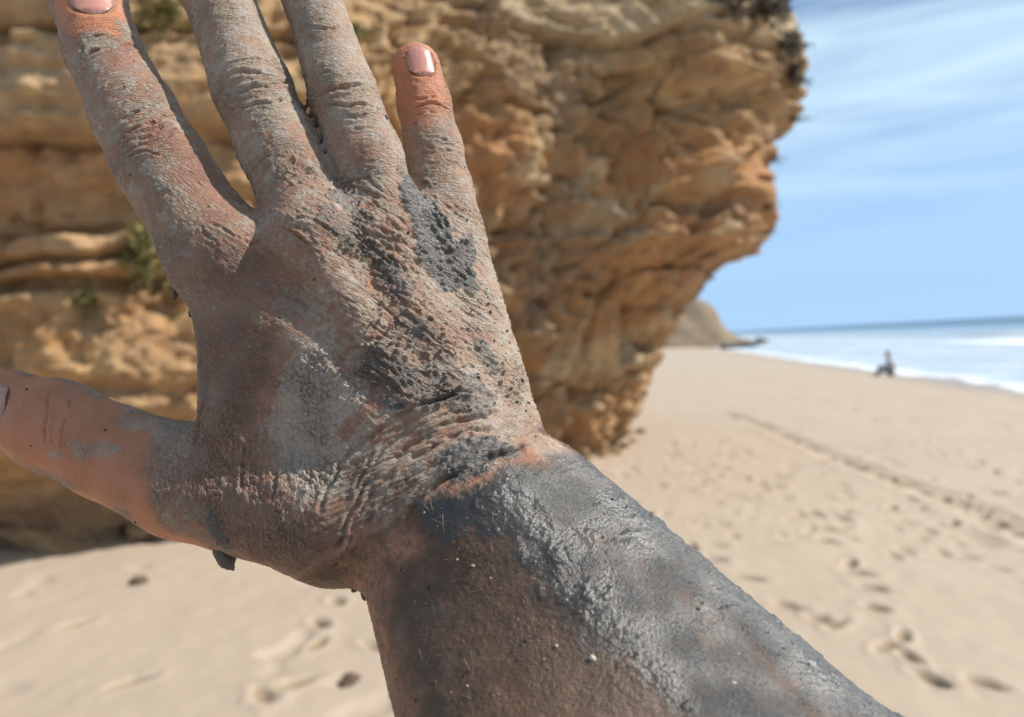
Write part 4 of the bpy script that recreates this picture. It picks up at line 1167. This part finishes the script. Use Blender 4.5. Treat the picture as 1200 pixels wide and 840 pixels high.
def plant(name, px, py, size, n_st, n_lf, leafm, label, group, seed, droop=0.3):
    p, n = on_cliff(px, py); rg = np.random.default_rng(seed)
    root = bpy.data.objects.new(name, None); COL.objects.link(root); root.location = p - n * .03
    root["label"] = label; root["category"] = "plant"; root["group"] = group
    n = np.array(n); n = n + np.array([0, 0, .45]); n /= np.linalg.norm(n)
    SV, SF, LV, LF, so, lo_ = [], [], [], [], 0, 0
    for _ in range(n_st):
        d = n + rg.normal(0, .75, 3); d /= np.linalg.norm(d); L = size * rg.uniform(.45, 1.1)
        pts = [d * L * t_ + np.array([0, 0, -droop * L * t_ * t_]) + rg.normal(0, .03 * L, 3) * t_ for t_ in np.linspace(0, 1, 5)]
        v, f = tube(pts, size * .022, size * .007); SV.append(v); SF.append(f + so); so += len(v)
        for _ in range(n_lf):
            t_ = rg.uniform(.2, 1.05); k = min(int(t_ * 4), 3); c = pts[k] + (pts[k + 1] - pts[k]) * (t_ * 4 - k)
            a = rg.normal(0, 1, 3) + d * .6; a /= np.linalg.norm(a); b = np.cross(a, rg.normal(0, 1, 3)); b /= np.linalg.norm(b); up = np.cross(a, b)
            l, w = size * rg.uniform(.10, .22), size * rg.uniform(.035, .065)
            LV.append(np.array([c, c + a * l * .5 + b * w, c + a * l + up * l * .15, c + a * l * .5 - b * w, c + a * l * .5 + up * w * .7]))
            LF.append(np.array([(0, 1, 4), (1, 2, 4), (2, 3, 4), (3, 0, 4)]) + lo_); lo_ += 5
    link("stems", mesh_from("stems", np.concatenate(SV), np.concatenate(SF), M_TWIG), root)
    link("leaves", mesh_from("leaves", np.concatenate(LV), np.concatenate(LF), leafm, smooth=False), root)
g1_ = "small plants rooted in the layered cliff"
plant("cliff_plant", 170, 283, .34, 30, 22, M_LEAF, "bushiest yellow-green tuft hanging from a ledge low on the layered cliff", g1_, 1, .7)
plant("cliff_plant", 106, 347, .20, 24, 20, M_LEAF, "small olive-green tuft in a dark crack just below the bushiest tuft", g1_, 2, .4)
plant("cliff_plant", 199, 14, .28, 24, 20, M_LEAF, "olive tuft high on the layered cliff, well above the bushiest tuft", g1_, 3, .5)
plant("cliff_plant", 416, 38, .2, 18, 16, M_LEAF, "sparse yellowish tuft high on the cliff, the nearest tuft to the overhang", g1_, 4, .5)
g2_ = "dry shrubs along the cliff brow"
for k, (px, py, s, lab) in enumerate([(852, -6, .40, "dry dark shrub crowning the cliff brow, set back from the tip"), (893, 18, .38, "dry brown shrub on the sloping brow of the overhang"),
                                      (918, 55, .34, "bushy dark shrub near the outer tip of the overhang"), (928, 88, .26, "low dark scrub clinging just below the bushy outer shrub")]):
    plant("dry_shrub", px, py, s, 30, 26, M_DRYL, lab, g2_, 10 + k, .2)
for k, (px, py, dx, dz, L, lab) in enumerate([(938, 144, 1, -.1, .32, "longest dry root poking out of the overhang's outer edge"), (908, 186, .9, -.25, .22, "short dry root under the outermost point of the overhang"),
                                             (904, 212, 1, .0, .16, "stubby dry root halfway down the overhang's edge"), (902, 245, 1, .05, .22, "thin straight root sticking out of the lower overhang edge"), (905, 272, .9, -.1, .14, "tiny root at the lowest corner of the overhang")]):
    p, n = on_cliff(px - 6, py); rg = np.random.default_rng(80 + k)
    V, Fc, o_ = [], [], 0
    for j in range(5):
        d = np.array([dx, -.2, dz]) + rg.normal(0, .35, 3) * (j > 0); l = L * (1 if j == 0 else rg.uniform(.4, .8))
        v, f = tube([d * l * t_ + np.array([0, 0, .05 * math.sin(5 * t_ + j)]) * l - np.array([.1, 0, 0]) * (1 - t_) for t_ in np.linspace(0, 1, 6)], .016, .004); V.append(v); Fc.append(f + o_); o_ += len(v)
    o = link("dry_root", mesh_from("dry_root", np.concatenate(V), np.concatenate(Fc), M_TWIG), label=lab, cat="root", group="dry roots jutting from the overhang")
    o.location = p

# ------------------------------------------------------------------ person sitting far down the beach by the water
px_, py_ = on_ground(1047, 440)
pz_ = float(ground_z(px_, py_))
def skin_figure(name, joints, edges, mat, sub=2):
    me = bpy.data.meshes.new(name); me.from_pydata([j[:3] for j in joints], edges, [])
    o = bpy.data.objects.new(name, me); COL.objects.link(o)
    o.modifiers.new("skin", 'SKIN'); s = o.modifiers.new("sub", 'SUBSURF'); s.levels = s.render_levels = sub
    for i, j in enumerate(joints):
        me.skin_vertices[0].data[i].radius = (j[3], j[4] if len(j) > 4 else j[3])
    me.skin_vertices[0].data[0].use_root = True
    dg = bpy.context.evaluated_depsgraph_get()
    m2 = bpy.data.meshes.new_from_object(o.evaluated_get(dg)); m2.name = name
    bpy.data.objects.remove(o, do_unlink=True)
    m2.materials.clear(); m2.materials.append(mat)
    for p in m2.polygons: p.use_smooth = True
    return m2
# faces -x; sits with knees drawn up, leaning on the thighs
J = [(0.02, 0, .13, .15, .13), (-.02, 0, .32, .145, .115), (-.08, 0, .52, .165, .115), (-.12, 0, .62, .07), (-.15, 0, .70, .055), (-.19, 0, .78, .095, .085), (-.20, 0, .86, .085, .075),
     (-.12, .19, .57, .06), (-.20, .26, .36, .048), (-.40, .18, .40, .036), (-.48, .14, .41, .030),
     (-.12, -.19, .57, .06), (-.20, -.26, .36, .048), (-.40, -.18, .40, .036), (-.48, -.14, .41, .030),
     (-.05, .11, .12, .095), (-.42, .15, .38, .072), (-.56, .13, .08, .045), (-.70, .13, .045, .035),
     (-.05, -.11, .12, .095), (-.42, -.15, .38, .072), (-.56, -.13, .08, .045), (-.70, -.13, .045, .035)]
E = [(0, 1), (1, 2), (2, 3), (3, 4), (4, 5), (5, 6), (2, 7), (7, 8), (8, 9), (9, 10), (2, 11), (11, 12), (12, 13), (13, 14), (0, 15), (15, 16), (16, 17), (17, 18), (0, 19), (19, 20), (20, 21), (21, 22)]
t = NT("far_figure"); gm_ = t.coord(); sp_ = t.n.new("ShaderNodeSeparateXYZ"); t.link(gm_, sp_.inputs[0])
t.p(Base_Color=(0.36, 0.22, 0.16), Roughness=.7)
M_FIG = t.m
t = NT("grey_cloth"); t.p(Base_Color=t.mix(t.noise(t.coord(), 6, 3), (0.32, 0.35, 0.39), (0.42, 0.45, 0.48)), Roughness=.85); M_SHIRT = t.m
t = NT("dark_cloth"); t.p(Base_Color=(0.12, 0.14, 0.175), Roughness=.85); M_DARKC = t.m
t = NT("dark_hair"); t.p(Base_Color=(0.035, 0.028, 0.024), Roughness=.6); M_HAIR = t.m
sitter = link("person", skin_figure("person", J, E, M_FIG),
              label="far-off person in grey top and dark trousers sitting knees up by the water", cat="person")
sitter.location = (px_, py_, pz_ - .02); sitter.rotation_euler = (0, 0, R(-12))
grow = lambda idx, k, z0=-9: [tuple(list(J[i][:3]) + [q * k for q in J[i][3:]]) for i in idx]
def sub_figure(name, idx, k, mat):
    mp_ = {i: n_ for n_, i in enumerate(idx)}
    ed = [(mp_[a], mp_[b]) for a, b in E if a in mp_ and b in mp_]
    link(name, skin_figure(name, grow(idx, k), ed, mat), sitter)
sub_figure("shirt", [1, 2, 3, 7, 8, 9, 11, 12, 13], 1.12, M_SHIRT)
sub_figure("trousers", [0, 1, 15, 16, 17, 19, 20, 21], 1.13, M_DARKC)
hv = rock_mesh("hair", 5, M_HAIR, 3)
ho = link("hair", hv, sitter); ho.location = (-.165, 0, .855); ho.scale = (.105, .10, .085)

# ------------------------------------------------------------------ the rest of the person whose arm is raised (unseen behind the lens, added to block sky light from the hand)
BJ = [(-.10, -.26, .93, .16, .12), (-.10, -.27, 1.12, .15, .11), (-.10, -.26, 1.32, .17, .12), (-.10, -.24, 1.46, .075), (-.09, -.23, 1.52, .058), (-.08, -.22, 1.60, .088, .098), (-.08, -.23, 1.69, .08, .09),
      (.10, -.24, 1.385, .075), (.093, .02, 1.385, .055), (.090, .13, 1.395, .046),
      (-.30, -.25, 1.385, .075), (-.37, -.24, 1.10, .05), (-.35, -.14, .86, .036), (-.34, -.11, .77, .032),
      (.0, -.26, .86, .095), (.01, -.25, .48, .068), (.01, -.28, .08, .045), (.01, -.14, .03, .035),
      (-.20, -.26, .86, .095), (-.22, -.25, .48, .068), (-.22, -.28, .08, .045), (-.23, -.14, .03, .035)]
BE = [(0, 1), (1, 2), (2, 3), (3, 4), (4, 5), (5, 6), (2, 7), (7, 8), (8, 9), (2, 10), (10, 11), (11, 12), (12, 13), (0, 14), (14, 15), (15, 16), (16, 17), (0, 18), (18, 19), (19, 20), (20, 21)]
def body_part(name, idx, k, mat):
    mp_ = {i: n_ for n_, i in enumerate(idx)}
    jj = [tuple(list(BJ[i][:3]) + [q * k for q in BJ[i][3:]]) for i in idx]
    o = link(name, skin_figure(name, jj, [(mp_[a], mp_[b]) for a, b in BE if a in mp_ and b in mp_], mat), hand)
    o.matrix_parent_inverse = HAND_M.inverted()
body_part("body", list(range(22)), 1.0, M_FIG)
body_part("shirt", [1, 2, 3, 7, 8, 10, 11], 1.12, M_SHIRT)
body_part("trousers", [0, 1, 14, 15, 16, 18, 19, 20], 1.14, M_DARKC)
ho = link("hair", rock_mesh("hair", 6, M_HAIR, 3), hand); ho.matrix_parent_inverse = HAND_M.inverted()
ho.location = (-.08, -.245, 1.675); ho.scale = (.105, .12, .10)
